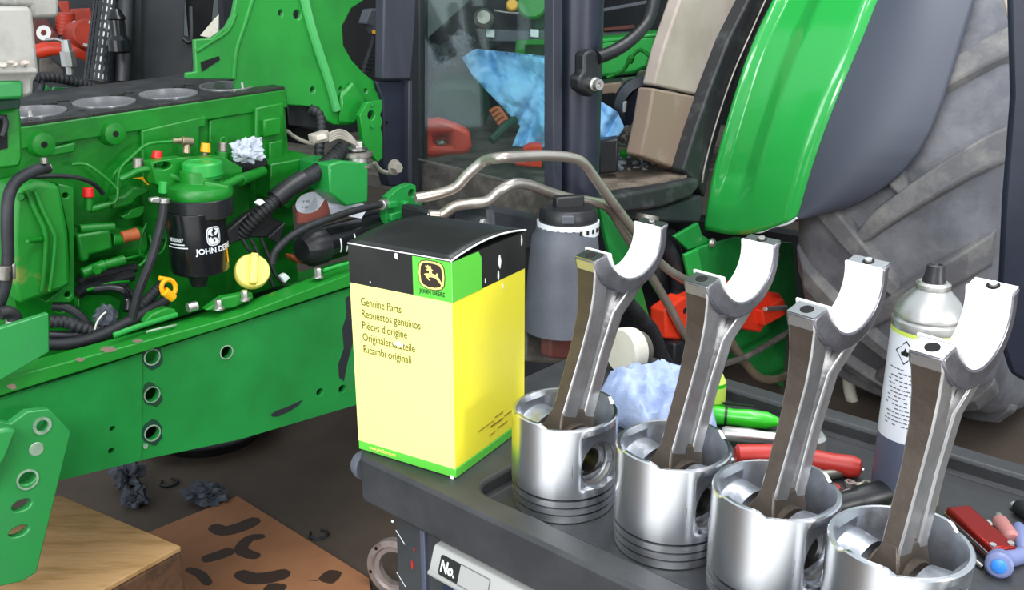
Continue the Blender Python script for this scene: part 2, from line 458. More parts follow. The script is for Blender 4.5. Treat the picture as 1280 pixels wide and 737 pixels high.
bm = BM(); lathe(bm, CP(*(lambda q: (q[0], -.0003, q[1]))(face(491, 651, 0))), -KB, [(.0016, 0), (.0012, .0008)], 10); obj('white_speck', bm, 'white_print', cart)
bm = BM(); lathe(bm, CP(.002, .018, .798), -KL, [(.016, 0), (.017, .006), (.014, .013), (.006, .016)], 20); obj('corner_bumper', bm, 'tank_grey', cart)
bm = BM(); tube(bm, [CP(-.004, .10, .79), CP(-.022, .10, .79), CP(-.03, .13, .79), CP(-.022, .17, .79), CP(-.004, .17, .79)], .008, 8)
obj('push_handle', bm, 'tank_grey', cart)

# ------------------------------------------------------------------ filter carton
B0 = PZ(569.8, 598.4, ZR)
bl = PZ(449, 561.2, ZR) - B0; br = PZ(637.7, 556.2, ZR) - B0
bdl = bl.normalized(); bdr = Vector((-bdl.y, bdl.x, 0))
if bdr.dot(br) < 0: bdr = -bdr
def edge_len(d, px):                               # where along d (from B0) the pixel column px is reached
    lo, hi = 0, .4
    for _ in range(40):
        m_ = (lo + hi) / 2; q = B0 + d * m_ - CAM; x = 640 + FPX * q.x / q.dot(Fw)
        if (px - x) * (1 if px > 569 else -1) > 0: lo = m_
        else: hi = m_
    return lo
WL, WR = edge_len(bdl, 449), edge_len(bdr, 655.5)
def zat(px, py, base):                             # height of a pixel row on a vertical line
    q = ray(px, py); k = (base - CAM).dot(Vector((q.x, q.y, 0))) / (q.x ** 2 + q.y ** 2); return CZ + q.z * k
HB = zat(568, 327, B0) - ZR; HY = zat(569, 378, B0) - ZR; HG = zat(569.8, 586, B0) - ZR
print('BOX', WL, WR, HB, HY, HG)
def BL(x, z, off=0): return B0 + bdl * (WL * x) + Z * z - bdr * off       # left face, x from front corner
def BR(x, z, off=0): return B0 + bdr * (WR * x) + Z * z - bdl * off       # right face
carton = thing('filter_carton', 'tall yellow cardboard filter box with black bowed lid and green logo panel', 'box', B0 + bdl * WL / 2 + bdr * WR / 2)
def shell_box(name, z0, z1, m, e=0, bevel=0):
    bm = BM(); c = B0 + bdl * WL / 2 + bdr * WR / 2 + Z * ((z0 + z1) / 2)
    box(bm, c, bdl * (WL / 2 + e), bdr * (WR / 2 + e), Z * ((z1 - z0) / 2)); return obj(name, bm, m, carton, bevel=bevel)
shell_box('side_panel', HG, HY, 'yellow_box', 0, .0008)
shell_box('base_band', .0008, HG, 'green_box', .0002, .0008)
shell_box('upper_band', HY, HB, 'black_card', .0002)
def flat(name, pts, m, d, th=.0006):
    bm = BM(); prism(bm, pts, d * th); return obj(name, bm, m, carton, smooth=0)
gx = .36
flat('front_glare_panel', [BL(.001, HG, .0001), BL(.999, HG, .0001), BL(.999, HY, .0001), BL(.001, HY, .0001)], 'yellow_glare', -bdr, .0004)  # same yellow face, its glare laid on as a paler sheet
flat('logo_panel', [BL(-.003, HY, .0004), BL(gx, HY, .0004), BL(gx, HB - .0005, .0004), BL(-.003, HB - .0005, .0004)], 'green_box', -bdr, .0004)
flat('logo_panel', [BR(-.003, HY, .0004), BR(.37, HY, .0004), BR(.37, HB - .008, .0004), BR(.33, HB - .0005, .0004), BR(-.003, HB - .0005, .0004)], 'green_box', -bdl, .0004)
# bowed lid: hinged on the left-face edge, arching up over the open right side
def lid(u, v):
    arch = math.sin(math.pi * v) ** .9 * (.007 * (1 - .1 * u)) 
    return B0 + bdl * (WL * (u * 1.005 - .002)) + bdr * (WR * v) + Z * (HB + arch + .0015)
bm = BM(); gridsurf(bm, lid, 10, 16); obj('lid', bm, 'black_card', carton, solid=.0012)
bm = BM(); tube(bm, [lid(0, v / 16) + bdl * -.0004 for v in range(17)], .0009, 6, 1); obj('lid_edge', bm, 'white_card', carton)
bm = BM(); tube(bm, [lid(u / 8, 0) + Z * -.0006 for u in range(9)], .0007, 6, 1); obj('lid_edge', bm, 'white_card', carton)
bm = BM(); tube(bm, [BL(0, HY, 0), BL(0, HB, 0)], .0007, 6, 1); obj('corner_wear', bm, 'white_card', carton)
# scuffs
for (x, z, w, h) in ((.62, HB - .02, .045, .016), (.60, HB - .035, .02, .012), (.66, HB - .05, .03, .006), (.22 + .2, HB - .035, .012, .006), (.94, HB - .008, .02, .012)):
    bm = BM(); n = 9; prism(bm, [BR(x + w * .5 * math.cos(2 * math.pi * i / n) * random.uniform(.5, 1.1), z + h * .5 * math.sin(2 * math.pi * i / n) * random.uniform(.5, 1.2), .0004) for i in range(n)], bdl * -.0004)
    obj('scuff', bm, 'white_card', carton, smooth=0)
for (x, z, w, h) in ((.51, HB - .003, .06, .008), (.78, HB - .036, .012, .003), (.03, .002, .05, .004), (.53, zat(503, 428, BL(.55, 0)) - ZR, .11, .006)):
    bm = BM(); n = 9; prism(bm, [BL(x + w * .5 * math.cos(2 * math.pi * i / n) * random.uniform(.6, 1.1), z + h * .5 * math.sin(2 * math.pi * i / n) * random.uniform(.6, 1.2), .0014) for i in range(n)], bdr * -.0003)
    obj('scuff', bm, 'white_card', carton, smooth=0)
# lettering on the left face: x runs from the far left edge towards the front corner
def LF(x0, z0): return lambda x, y, z: BL(1, 0) - bdl * (x0 + x) + Z * (z0 + y) - bdr * (.0007 + z)
base = BL(.88, 0)
lines = ['Genuine Parts', 'Repuestos genuinos', "Pièces d'origine", 'Originalersatzteile', 'Ricambi originali']
ends = [511, 533.5, 517, 526, 521]; ys = [383, 398.5, 413, 427, 442]
for i, s in enumerate(lines):
    z0 = zat(462, (376.5, 391.5, 406.2, 421, 436)[i], base) - ZR
    w_target = WL * .88 - edge_len(bdl, ends[i])
    fn = LF(WL * .105, z0 - .0035)
    bm = text_bm(s, .0125, lambda x, y, z: Vector((x, y, z)))
    wx = max(v.co.x for v in bm.verts)
    for v in bm.verts: v.co = fn(v.co.x * w_target / wx, v.co.y, v.co.z)
    obj('lettering', bm, 'ink_green', carton, smooth=0)
# emblem: rounded shield with a leaping deer
def LG(sx, sy, off): return BL(gx * (.5 - .5 * sx), HY + (HB - HY) * (.60 + .42 * sy), off)
def shield(k): return [(-.62 * k, .50 * k), (-.50 * k, .72 * k), (-.2 * k, .80 * k), (.2 * k, .80 * k), (.50 * k, .72 * k), (.62 * k, .50 * k), (.66 * k, 0), (.62 * k, -.50 * k), (.50 * k, -.72 * k), (.2 * k, -.84 * k), (-.2 * k, -.84 * k), (-.50 * k, -.72 * k), (-.62 * k, -.50 * k), (-.66 * k, 0)]
DEER = [(-.42, .02), (-.30, .10), (-.12, .12), (-.10, .30), (-.20, .30), (-.30, .36), (-.22, .42), (-.14, .44), (-.30, .52), (-.34, .62), (-.26, .58), (-.18, .70), (-.12, .58), (-.02, .68), (0, .54), (.03, .44), (.14, .38), (.04, .34), (.06, .14), (.30, .10), (.34, .22), (.42, .18), (.40, .04), (.48, -.12), (.60, -.34), (.68, -.60), (.54, -.46), (.40, -.26), (.24, -.12), (.02, -.10), (-.12, -.14), (-.20, -.18), (-.06, -.36), (-.12, -.36), (-.30, -.14), (-.34, -.06)]
def emblem(fnp, par, mats, dirv, deer=DEER):
    for k, (scale, m) in enumerate(zip((1.06, 1.0, .86), mats)):
        bm = BM(); prism(bm, [fnp(x, y, .0009 + k * .0003) for x, y in shield(scale)], dirv * .0003); obj('emblem', bm, m, par, smooth=0)
    bm = BM(); prism(bm, [fnp(x * .86, y * .86 - .02, .0019) for x, y in deer], dirv * .0003); obj('deer_mark', bm, mats[3], par, smooth=0)
emblem(LG, carton, ('ink_brown', 'logo_yellow', 'ink_brown', 'logo_yellow'), -bdr)
bm = text_bm('JOHN DEERE', .0062, lambda x, y, z: Vector((x, y, z)))
wx = max(v.co.x for v in bm.verts); tw = WL * gx * .66
for v in bm.verts: v.co = BL(gx, HY + .0045 + v.co.y, .001 + v.co.z) - bdl * (WL * gx * .17 + v.co.x * tw / wx)
obj('lettering', bm, 'ink_black', carton, smooth=0)
bm = text_bm('www.JohnDeere.com', .0062, lambda x, y, z: Vector((x, y, z)))
wx = max(v.co.x for v in bm.verts)
for v in bm.verts: v.co = BL(1, HG * .42 + v.co.y, .0008 + v.co.z) - bdl * (WL * .12 + v.co.x * WL * .28 / wx)
obj('lettering', bm, 'logo_yellow', carton, smooth=0)
for (x0, x1, z, h) in ((.30, .52, .036, .0007), (.54, .66, .039, .001), (.48, .66, .031, .0016), (.68, .82, .033, .0010), (.46, .54, .022, .0008), (.58, .72, .024, .0010)):
    bm = BM(); prism(bm, [BR(x0, z, .0004), BR(x1, z, .0004), BR(x1, z + h, .0004), BR(x0, z + h, .0004)], bdl * -.0004)
    obj('fine_print', bm, 'ink_tan', carton, smooth=0)
# ------------------------------------------------------------------ pistons with connecting rods
PR, PH, PINZ = .05325, .105, .058
def piston_assembly():
    """local frame: x = pin axis, y = side the rod leans to, z = up, crown on the tray"""
    root = thing('piston_assembly', '', 'piston', (0, 0, 0), 'pistons with connecting rods on the cart')
    seg = 96
    # body: ring belt, skirt flattened at the pin sides, hollow inside
    prof = [(.0490, 0), (.0520, .0012), (.0524, .0085), (.0465, .0088), (.0465, .0104), (.0528, .0105), (.0528, .0165),
            (.0465, .0168), (.0465, .0185), (.0530, .0186), (.0530, .0248), (.0465, .0251), (.0465, .0274), (PR, .0276), (PR, .0330)]
    bm = BM(); rings = []
    def ring(fn): rings.append([bm.verts.new(fn(2 * math.pi * i / seg)) for i in range(seg)])
    for r, h in prof: ring(lambda a, r=r, h=h: Vector((r * math.cos(a), r * math.sin(a), h)))
    def rim_h(a):                                   # rim dips towards the two pin sides, notch on the thrust sides
        c, s = abs(math.cos(a)), abs(math.sin(a))
        d = .004 * max(0, min(1, (c - .30) / .25))
        return PH - d - .0025 * max(0, 1 - abs(s - .90) / .05)
    def rad(a, k):                                  # k = 0 round, 1 flat pin side
        c = abs(math.cos(a)); f = .0475 / max(c, 1e-6)
        return PR + (min(PR, f) - PR) * k
    for h, k in ((.0360, .0), (.0385, 1), (.060, 1), (.085, 1), (.0918, 1), (.0938, 0)):
        ring(lambda a, h=h, k=k: Vector((rad(a, k) * math.cos(a), rad(a, k) * math.sin(a), h)))
    ring(lambda a: Vector((PR * math.cos(a), PR * math.sin(a), rim_h(a) - .0012)))
    ring(lambda a: Vector(((PR - .001) * math.cos(a), (PR - .001) * math.sin(a), rim_h(a))))
    ring(lambda a: Vector((.0492 * math.cos(a), .0492 * math.sin(a), rim_h(a))))
    ring(lambda a: Vector((min(.0482, .0435 / max(abs(math.cos(a)), 1e-6)) * math.cos(a), min(.0482, .0435 / max(abs(math.cos(a)), 1e-6)) * math.sin(a), rim_h(a) - .004)))
    for h, r in ((.05, .0440), (.036, .036)):
        ring(lambda a, h=h, r=r: Vector((min(r, .0415 / max(abs(math.cos(a)), 1e-6)) * math.cos(a), min(r, .0415 / max(abs(math.cos(a)), 1e-6)) * math.sin(a), h)))
    for A, B in zip(rings, rings[1:]):
        for i in range(seg): bm.faces.new((A[i], A[(i + 1) % seg], B[(i + 1) % seg], B[i]))
    bm.faces.new(rings[0]); bm.faces.new(rings[-1])
    body = obj('piston_body', bm, ['alu', 'alu_cast'], root, smooth=32)
    cb = BM()
    for s in (-1, 1): lathe(cb, (s * .070, 0, PINZ), X * -s, [(.0240, 0), (.0240, .0235), (.0218, .0250), (.0218, .0305)], 40)
    for f in cb.faces: f.material_index = 0
    cut(body, cb)
    for poly in body.data.polygons:                 # as-cast surfaces: inside and the pin side flats
        c = poly.center; rr = math.hypot(c.x, c.y)
        if c.z > .034 and (rr < .0488 or (abs(c.x) > .0465 and .037 < c.z < .0918 and abs(abs(poly.normal.x) - 1) < .05)): poly.material_index = 1
    for z in (.0095, .01755, .02615):
        bm = BM(); lathe(bm, (0, 0, z), Z, [(.0466, -.0008), (.0512, -.0008), (.0512, .0008), (.0466, .0008), (.0466, -.0008)], 64, caps=False)
        obj('piston_ring', bm, 'ring_dark', root)
    for s in (-1, 1):                                # pin bosses with their bores and snap rings
        bm = BM(); lathe(bm, (s * .0475, 0, PINZ), X * -s, [(.0218, .001), (.0218, .026), (.0295, .026), (.0320, .004), (.0218, .004)], 36, caps=False)
        obj('pin_boss', bm, 'alu_cast', root)
        bm = BM(); lathe(bm, (s * .0440, 0, PINZ), X * -s, [(.0218, 0), (.0196, 0), (.0196, .002), (.0218, .002)], 36, caps=False, a0=.3, a1=5.9)
        obj('snap_ring', bm, 'steel_dull', root)
    bm = BM(); lathe(bm, (-.037, 0, PINZ), X, [(.0125, 0), (.0200, 0), (.0212, .001), (.0212, .073), (.0200, .074), (.0125, .074), (.0125, 0)], 36, caps=False)
    obj('wrist_pin', bm, 'steel', root)
    # rod in the y-z plane
    tau, ph = R(20.5), R(12); L = .220
    C2 = Vector((0, PINZ)); d = Vector((math.sin(tau), math.cos(tau))); e = Vector((math.cos(tau), -math.sin(tau)))
    B2 = C2 + d * L; j = Vector((math.cos(ph), math.sin(ph))); m = Vector((-math.sin(ph), math.cos(ph)))
    def V3(p, x): return Vector((x, p[0], p[1]))
    RB, RO = .0375, .0470
    def loft(rows, bm=None):
        """rows: (outer point, inner point, half thickness outer, half thickness inner) along the part"""
        bm = bm or BM(); V = []
        for (p, q, hp, hq) in rows: V.append([bm.verts.new(V3(p, -hp)), bm.verts.new(V3(p, hp)), bm.verts.new(V3(q, hq)), bm.verts.new(V3(q, -hq))])
        for A, B in zip(V, V[1:]):
            for i in range(4): bm.faces.new((A[i], A[(i + 1) % 4], B[(i + 1) % 4], B[i]))
        bm.faces.new(V[0]); bm.faces.new(V[-1]); return bm
    def slab(pts, x0, x1, bm=None):
        bm = bm or BM(); prism(bm, [V3(p, x0) for p in pts], X * (x1 - x0)); return bm
    def arcp(a, r): return B2 + (j * math.cos(a) + m * math.sin(a)) * r
    HW = .0180                                       # half width of the big end along the pin axis
    earL, earR = B2 - j * .0560, B2 + j * .0500
    rows = []                                        # cradle: from the near ear round below the bore to the far ear
    n = 26
    pin_side = [earL, earL - m * .016]
    for i in range(n + 1):
        t = i / n; a = math.pi + math.pi * t
        inn = arcp(a, RB)
        th = .0125 if i == n else (.0082 + .0035 * math.sin(math.pi * t) if t > .5 else .0082 + .0035 * math.sin(math.pi * t) + .011 * (1 - 2 * t))
        out = arcp(a, RB + th)
        if i == 0: out = earL
        hh = HW if t > .25 else .0134 + (HW - .0134) * t / .25; rows.append((out, inn, hh, hh))
    rodo = obj('connecting_rod', loft(rows), 'rod_dark', root, smooth=40, bevel=.0016)
    # shank: left and right flanges and the web between them, widening into the cradle
    def off(s, k): return C2 + d * s + e * k
    Lp = [(.020, -.0260, .0095), (.040, -.0240, .0080), (.100, -.0236, .0084), (.135, -.0262, .0096), (.160, -.0325, .0112)]
    lrows = [(off(s, k), off(s, k + .0215), h, h) for s, k, h in Lp]
    lrows += [(earL - m * .012, arcp(math.pi + .45, RB + .006), .0128, .0128), (earL - m * .0005, arcp(math.pi + .02, RB + .002), .0134, .0134)]
    obj('rod_flange', loft(lrows), 'rod', rodo, smooth=40, bevel=.0018)
    Rp = [(.020, .0255, .0095), (.040, .0238, .0074), (.100, .0222, .0074), (.145, .0226, .0086)]
    rrows = [(off(s, k), off(s, k - .0155), h, h) for s, k, h in Rp]
    rrows += [(arcp(R(-66) , RB + .011), arcp(R(-102), RB + .008), .0150, .0150), (arcp(R(-52), RB + .006), arcp(R(-88), RB + .004), HW, HW)]
    obj('rod_flange', loft(rrows), 'rod', rodo, smooth=40, bevel=.0018)
    obj('rod_web', slab([off(.02, -.012), off(.16, -.010), off(.178, -.014), off(.178, .016), off(.16, .010), off(.02, .012)], -.0035, .0035), 'rod', rodo, smooth=25)
    pl = [(p - e * .0003, p + e * .0008, h - .0016, h - .0016) for p, h in [(off(s, k), h) for s, k, h in Lp] + [(earL - m * .012, .0128)]]
    obj('rod_edge_face', loft(pl), 'rod_side', rodo, smooth=40)
    bm = BM(); lathe(bm, V3(C2, -.0165), X, [(.0213, 0), (.0290, 0), (.0300, .001), (.0300, .032), (.0290, .033), (.0213, .033), (.0213, 0)], 40, caps=False)
    obj('small_end', bm, 'rod_side', rodo)
    obj('small_end_neck', loft([(off(.010, -.027), off(.010, .027), .0160, .0160), (off(.026, -.0262), off(.026, .0260), .0110, .0110), (off(.042, -.0242), off(.042, .0238), .0060, .0060)]), 'rod_side', rodo, bevel=.002)
    # split faces, bolt holes, locating dowel
    for (c, w) in ((B2 - j * .0470, .0086), (B2 + j * .0440, .0058)):
        q = [c - j * w, c + j * w, c + j * w + m * .0006, c - j * w + m * .0006]
        hx = .0128 if w > .007 else .0166; bm = slab(q, -hx, hx); obj('split_face', bm, 'machined', rodo, smooth=0)
    m3 = V3(m, 0); bh = B2 - j * .0465
    bm = BM(); cyl(bm, V3(bh, 0), V3(bh + m * .0009, 0), .0056, seg=20); obj('bolt_hole', bm, 'hole_dark', rodo)
    bm = BM(); cyl(bm, V3(B2 + j * .0440, 0), V3(B2 + j * .0440 + m * .0010, 0), .0050, seg=20); obj('bolt_hole', bm, 'hole_dark', rodo)
    bm = BM(); cyl(bm, V3(B2 + j * .0440, 0), V3(B2 + j * .0440 + m * .0032, 0), .0030, seg=16); obj('dowel_pin', bm, 'zinc', rodo)
    # white bearing half shell
    bm = BM(); n = 24; ri, ro = .0350, .0373; A = []
    for i in range(n + 1):
        a = math.pi + math.pi * i / n; dv = j * math.cos(a) + m * math.sin(a)
        lift = m * (.0012 if i in (0, n) else 0)
        A.append([bm.verts.new(V3(B2 + dv * r + lift, x)) for r, x in ((ri, -.0170), (ri, .0170), (ro, .0170), (ro, -.0170))])
    for p, q in zip(A, A[1:]):
        for s in range(4): bm.faces.new((p[s], p[(s + 1) % 4], q[(s + 1) % 4], q[s]))
    bm.faces.new(A[0]); bm.faces.new(A[-1])
    obj('bearing_shell', bm, 'shell', root, label='bright white-metal bearing half shell')
    return root
pist = piston_assembly()
spots = [(705, 130.5, 'piston and rod nearest the yellow box, reflecting yellow on its left'),
         (839, 142, 'second piston and rod from the yellow box, in front of the blue towel'),
         (965, 155.5, 'third piston and rod from the yellow box, before the red tool handle'),
         (1115, 170, 'piston and rod nearest the camera, in front of the spray can')]
for i, (px, wpx, lab) in enumerate(spots):
    o = pist if i == 0 else copy_tree(pist)
    o.location = PIST[i]; o.rotation_euler = (0, 0, R(-49 + (0, 0, -1, -1)[i])); o['label'] = lab
    dl = R((0, 1.5, 3.5, 7)[i])                       # every rod leans a little differently on its pin
    for ch in o.children:
        if ch.name.startswith(('connecting_rod', 'bearing_shell')):
            ch.rotation_euler = (dl, 0, 0); ch.location = (0, PINZ * math.sin(dl), PINZ * (1 - math.cos(dl)))
# ------------------------------------------------------------------ tractor: engine and frame
TA = Vector((math.sin(R(42.6)), math.cos(R(42.6)), 0)); TN = Vector((TA.y, -TA.x, 0))
TO = P(190, 132, 1.75)
tractor = thing('tractor', 'green tractor with opened engine, cab and large rear wheel, standing behind the cart', 'tractor', (0.2, 2.2, 0))
def T(px, py, w): return Plane(TN, TO + TN * w).pt(px, py)
def DW(px, py, w): return (T(px, py, w) - CAM).dot(Fw)
def plate(name, pts, w, th, m, bevel=.002, holes=(), parent=None, smooth=35, label=None):
    bm = BM(); prism(bm, [T(x, y, w) for x, y in pts], TN * -th)
    o = obj(name, bm, m, parent or tractor, smooth=smooth, bevel=bevel, label=label)
    if holes:
        cb = BM()
        for h in holes:
            c = T(h[0], h[1], w); k = DW(h[0], h[1], w) / FPX
            rx = h[2] * k / .74; rz = (h[3] if len(h) > 3 else h[2] * 1.25) * k
            ring = [c + TA * rx * math.cos(2 * math.pi * i / 20) + Z * rz * math.sin(2 * math.pi * i / 20) + TN * .02 for i in range(20)]
            prism(cb, ring, TN * -(th + .04))
        cut(o, cb)
    return o
def pipe(name, pts, wpx, m, parent=None, seg=10, k=6, ribs=0, label=None):
    q = [T(*p) for p in pts]; mid = pts[len(pts) // 2]
    bm = BM(); tube(bm, q, wpx / 2 * DW(*mid) / FPX, seg, k, ribs)
    return obj(name, bm, m, parent or tractor, label=label)
def drum(name, p0, p1, wpx, m, wpx1=None, parent=None, seg=24, bevel=.001, prof=None):
    k = DW(*p0) / FPX / 2; bm = BM(); A, B = T(*p0), T(*p1)
    if prof: lathe(bm, A, B - A, [(wpx * k * r, (B - A).length * h) for r, h in prof], seg)
    else: cyl(bm, A, B, wpx * k, (wpx1 or wpx) * k, seg)
    return obj(name, bm, m, parent or tractor, bevel=bevel)
def hexbolt(p, ax, rpx, hpx, m, parent=None, washer=0):
    k = DW(*p) / FPX; c = T(*p); bm = BM(); hexa(bm, c, ax, rpx * k, hpx * k)
    if washer: lathe(bm, c, ax, [(washer * k, -.002), (washer * k, .001)], 20)
    return obj('bolt', bm, m, parent or tractor)
c1 = crop(0, 0, 3.35); c2 = crop(220, 0, 3.35); c3 = crop(0, 180, 2.833); c4 = crop(140, 160, 3.07); c5 = crop(500, 0, 2.835)
c6 = crop(880, 0, 2.4575); c7 = crop(0, 400, 2.187); c8 = crop(180, 480, 2.868); d1 = crop(90, 170, 5.67); d2 = crop(0, 280, 4.6)
d3 = crop(330, 220, 5.67); d4 = crop(740, 0, 2.63); d5 = crop(800, 270, 3.203); d6 = crop(880, 480, 4.096); e6 = crop(500, 0, 3.07)
def cp(f, pts): return [f(*p[:2]) + tuple(p[2:]) for p in pts]

# --- cylinder block, in its own slightly leaning frame
ea = (TA + Z * .040).normalized(); en = (TN * math.cos(R(3)) - Z * math.sin(R(3))); ez = ea.cross(en).normalized()
if ez.z < 0: ez = -ez
en = ez.cross(ea).normalized()
if en.dot(TN) < 0: en = -en
def E(u, w, h): return TO + ea * u + en * w + ez * h
def ebox(name, u0, u1, w0, w1, h0, h1, m, parent=None, bevel=.003):
    bm = BM(); box(bm, E((u0 + u1) / 2, (w0 + w1) / 2, (h0 + h1) / 2), ea * ((u1 - u0) / 2), en * ((w1 - w0) / 2), ez * ((h1 - h0) / 2))
    return obj(name, bm, m, parent or tractor, bevel=bevel)
def euw(px, py, w=0):                       # u, h on the engine's near face
    q = Plane(en, E(0, w, 0)).pt(px, py) - TO; return q.dot(ea), q.dot(ez)
U0, U1 = euw(-25, 160)[0], euw(355, 110)[0]
print('BLOCK', U0, U1, [euw(*p) for p in ((260, 143), (350, 260))])
block = ebox('cylinder_block', U0, U1, -.27, 0, -.42, -.004, 'green_engine')
rim = ebox('block_rim', U0, U1, -.26, .010, -.040, -.003, 'green_engine', block)
deck = ebox('block_deck', U0, U1 - .004, -.268, .009, -.003, .0025, 'deck', block, bevel=.0008)
bc = Plane(ez, TO).pt(211, 119) - TO; bu, bw = bc.dot(ea), bc.dot(en); print('BORE', bu, bw)
bores = [(bu + .128 * k, bw) for k in (-2, -1, 0, 1)]
def bore_cut(r, extra=()):
    cb = BM()
    for (u, w) in bores: cyl(cb, E(u, w, -.20), E(u, w, .05), r, seg=40)
    for (u, w, q) in extra: cyl(cb, E(u, w, -.10), E(u, w, .05), q, seg=12)
    return cb
small = []
for k in range(-2, 3):
    u = bu + .128 * (k - .5)
    small += [(u - .012, bw - .052, .014), (u + .018, bw - .066, .011), (u, bw + .048, .005), (u, bw + .085, .0045), (u + .030, bw + .070, .004), (u - .034, bw + .072, .004)]
cut(block, bore_cut(.0535)); cut(rim, bore_cut(.0535)); cut(deck, bore_cut(.0555, [s for s in small if U0 + .02 < s[0] < U1 - .02]))
for (u, w) in bores:
    bm = BM(); lathe(bm, E(u, w, -.19), ez, [(.0505, 0), (.0505, .1945), (.0548, .1945), (.0548, .185)], 40, caps=False)
    obj('cylinder_liner', bm, 'liner', block, label='bright bare steel cylinder liner')
for (px, py) in ((39, 148), (303, 112)):
    q = Plane(ez, TO).pt(px, py) - TO; u, w = q.dot(ea), q.dot(en)
    bm = BM(); cyl(bm, E(u, w, 0), E(u, w, .014), .0045); obj('deck_dowel', bm, 'zinc', block)
for (px, py) in ((48, 178), (137, 165)):
    u, h = euw(px, py)
    bm = BM(); lathe(bm, E(u, .0, h), en, [(.024, 0), (.019, .022), (.0165, .023)], 24); o = obj('threaded_boss', bm, 'green_engine', block)
    bm = BM(); lathe(bm, E(u, .0, h), en, [(.0055, .02), (.0055, .0236)], 14); obj('boss_hole', bm, 'hole_dark', block)
# pads and ribs on the near face
def pad(pts, w0, th, m='green_engine', name='block_pad'):
    pl = Plane(en, E(0, w0, 0)); bm = BM(); prism(bm, [pl.pt(*p) for p in pts], en * -th); return obj(name, bm, m, block, bevel=.003)
pad([(177, 163), (258, 145), (258, 158), (250, 160), (250, 300), (180, 300)], .012, .02)
pad([(320, 135), (355, 128), (356, 260), (318, 262)], .02, .03)
pad([(330, 150), (352, 146), (352, 168), (330, 172)], .034, .02)
pad([(337, 178), (354, 175), (354, 210), (337, 213)], .03, .02)
pad([(60, 186), (95, 178), (95, 190), (60, 196)], .014, .02)
pad([(262, 150), (318, 138), (318, 230), (262, 235)], .006, .02)
pad([(338, 205), (395, 195), (395, 235), (360, 262), (338, 250)], .07, .08, name='rear_pad')
# gear cover at the front end
cov = plate('gear_cover', cp(c3, [(55, 165), (75, 150), (140, 132), (200, 142), (215, 155), (245, 310), (255, 500), (215, 520), (70, 570), (48, 470), (45, 320)]), .10, .09, 'green_dirty', bevel=.008)
plate('cover_flange', cp(c3, [(205, 140), (262, 152), (265, 545), (250, 562), (160, 560), (222, 510), (248, 480), (242, 310)]), .075, .03, 'green_engine', parent=cov, holes=[c3(232, 182) + (2.6,), c3(240, 533) + (2.8,)])
pl = cp(c3, [(125, 165, .106), (150, 230, .107), (188, 310, .110), (195, 340, .110), (188, 430, .108), (175, 520, .104)])
pipe('cover_ridge', pl, 5, 'green_dirty', cov)
pipe('cover_ridge', cp(c3, [(95, 165, .104), (125, 235, .106), (160, 315, .108), (160, 420, .107), (150, 520, .103)]), 6, 'green_engine', cov)
drum('cover_bolt', c3(150, 335) + (.10,), c3(95, 345) + (.135,), 8, 'green_engine', 5, cov)
drum('cover_boss', c3(75, 185) + (.08,), c3(72, 187) + (.115,), 12, 'green_engine', 9, cov)
plate('side_lug', cp(c3, [(45, 230), (72, 225), (78, 380), (52, 385)]), .085, .03, 'green_engine', parent=cov)
# injection pump
pump = plate('injection_pump', cp(d2, [(440, 60), (640, 30), (655, 145), (520, 180), (515, 215), (465, 220), (455, 150)]), .06, .06, 'green_engine', bevel=.006)
drum('pump_end', d2(640, 90) + (.045,), d2(705, 90) + (.045,), 17, 'green_engine', 14, pump)
drum('pump_plug', d2(700, 75) + (.05,), d2(790, 55) + (.05,), 14, 'orange_clay', 16, pump)
drum('pump_top', d2(455, 30) + (.05,), d2(655, 15) + (.05,), 12, 'green_engine', None, pump)
drum('pump_valve', d2(470, 285) + (.06,), d2(600, 235) + (.06,), 13, 'green_engine', 15, pump)
drum('pump_valve', d2(600, 235) + (.06,), d2(715, 205) + (.06,), 12, 'green_engine', 13, pump)
hexbolt(d2(550, 260) + (.075,), TN, 6, 6, 'green_engine', pump)
pipe('pump_line', cp(d2, [(700, 205, .06), (760, 190, .06), (820, 175, .05)]), 3.5, 'green_engine', pump)
drum('pump_body', d2(440, 110) + (.0,), d2(800, 110) + (.0,), 46, 'green_engine', None, pump)
# fuel rail casting with lines
rail_c = plate('fuel_rail', cp(d1, [(295, 440), (370, 420), (440, 360), (540, 370), (560, 400), (470, 440), (430, 490), (350, 510), (290, 525)]), .045, .03, 'green_engine', bevel=.005)
plate('pump_bracket', cp(d1, [(350, 570), (400, 550), (420, 520), (515, 495), (515, 540), (480, 575), (380, 592)]), .035, .02, 'green_engine')
drum('elbow_fitting', d1(130, 520) + (.05,), d1(265, 485) + (.05,), 9, 'green_engine', 8, rail_c)
drum('elbow_fitting', d1(118, 525) + (.05,), d1(120, 430) + (.05,), 10, 'green_engine', 11, rail_c)
drum('red_cap', d1(115, 432) + (.05,), d1(113, 362) + (.05,), 15, 'red_cap', 12, rail_c, bevel=.002)
pipe('fuel_line', cp(d1, [(260, 485, .05), (310, 460, .055), (325, 400, .055), (310, 360, .05), (220, 280, .045), (130, 215, .04), (70, 195, .035), (0, 200, .03)]), 4.2, 'green_engine')
pipe('fuel_line', cp(d1, [(325, 380, .05), (330, 290, .05), (350, 220, .05), (420, 150, .05), (500, 80, .05), (570, 50, .05), (715, 38, .05)]), 4.5, 'green_engine')
pipe('fuel_line', cp(d1, [(290, 330, .04), (300, 270, .045), (340, 225, .045), (420, 165, .04)]), 4, 'green_engine')
pipe('fuel_line', cp(d1, [(345, 305, .07), (400, 280, .075), (470, 245, .08), (550, 232, .085), (640, 250, .09), (740, 295, .10), (850, 330, .11), (930, 345, .11)]), 8, 'green_engine')
drum('brass_fitting', d1(712, 35) + (.05,), d1(775, 32) + (.05,), 7, 'pipe_brass')
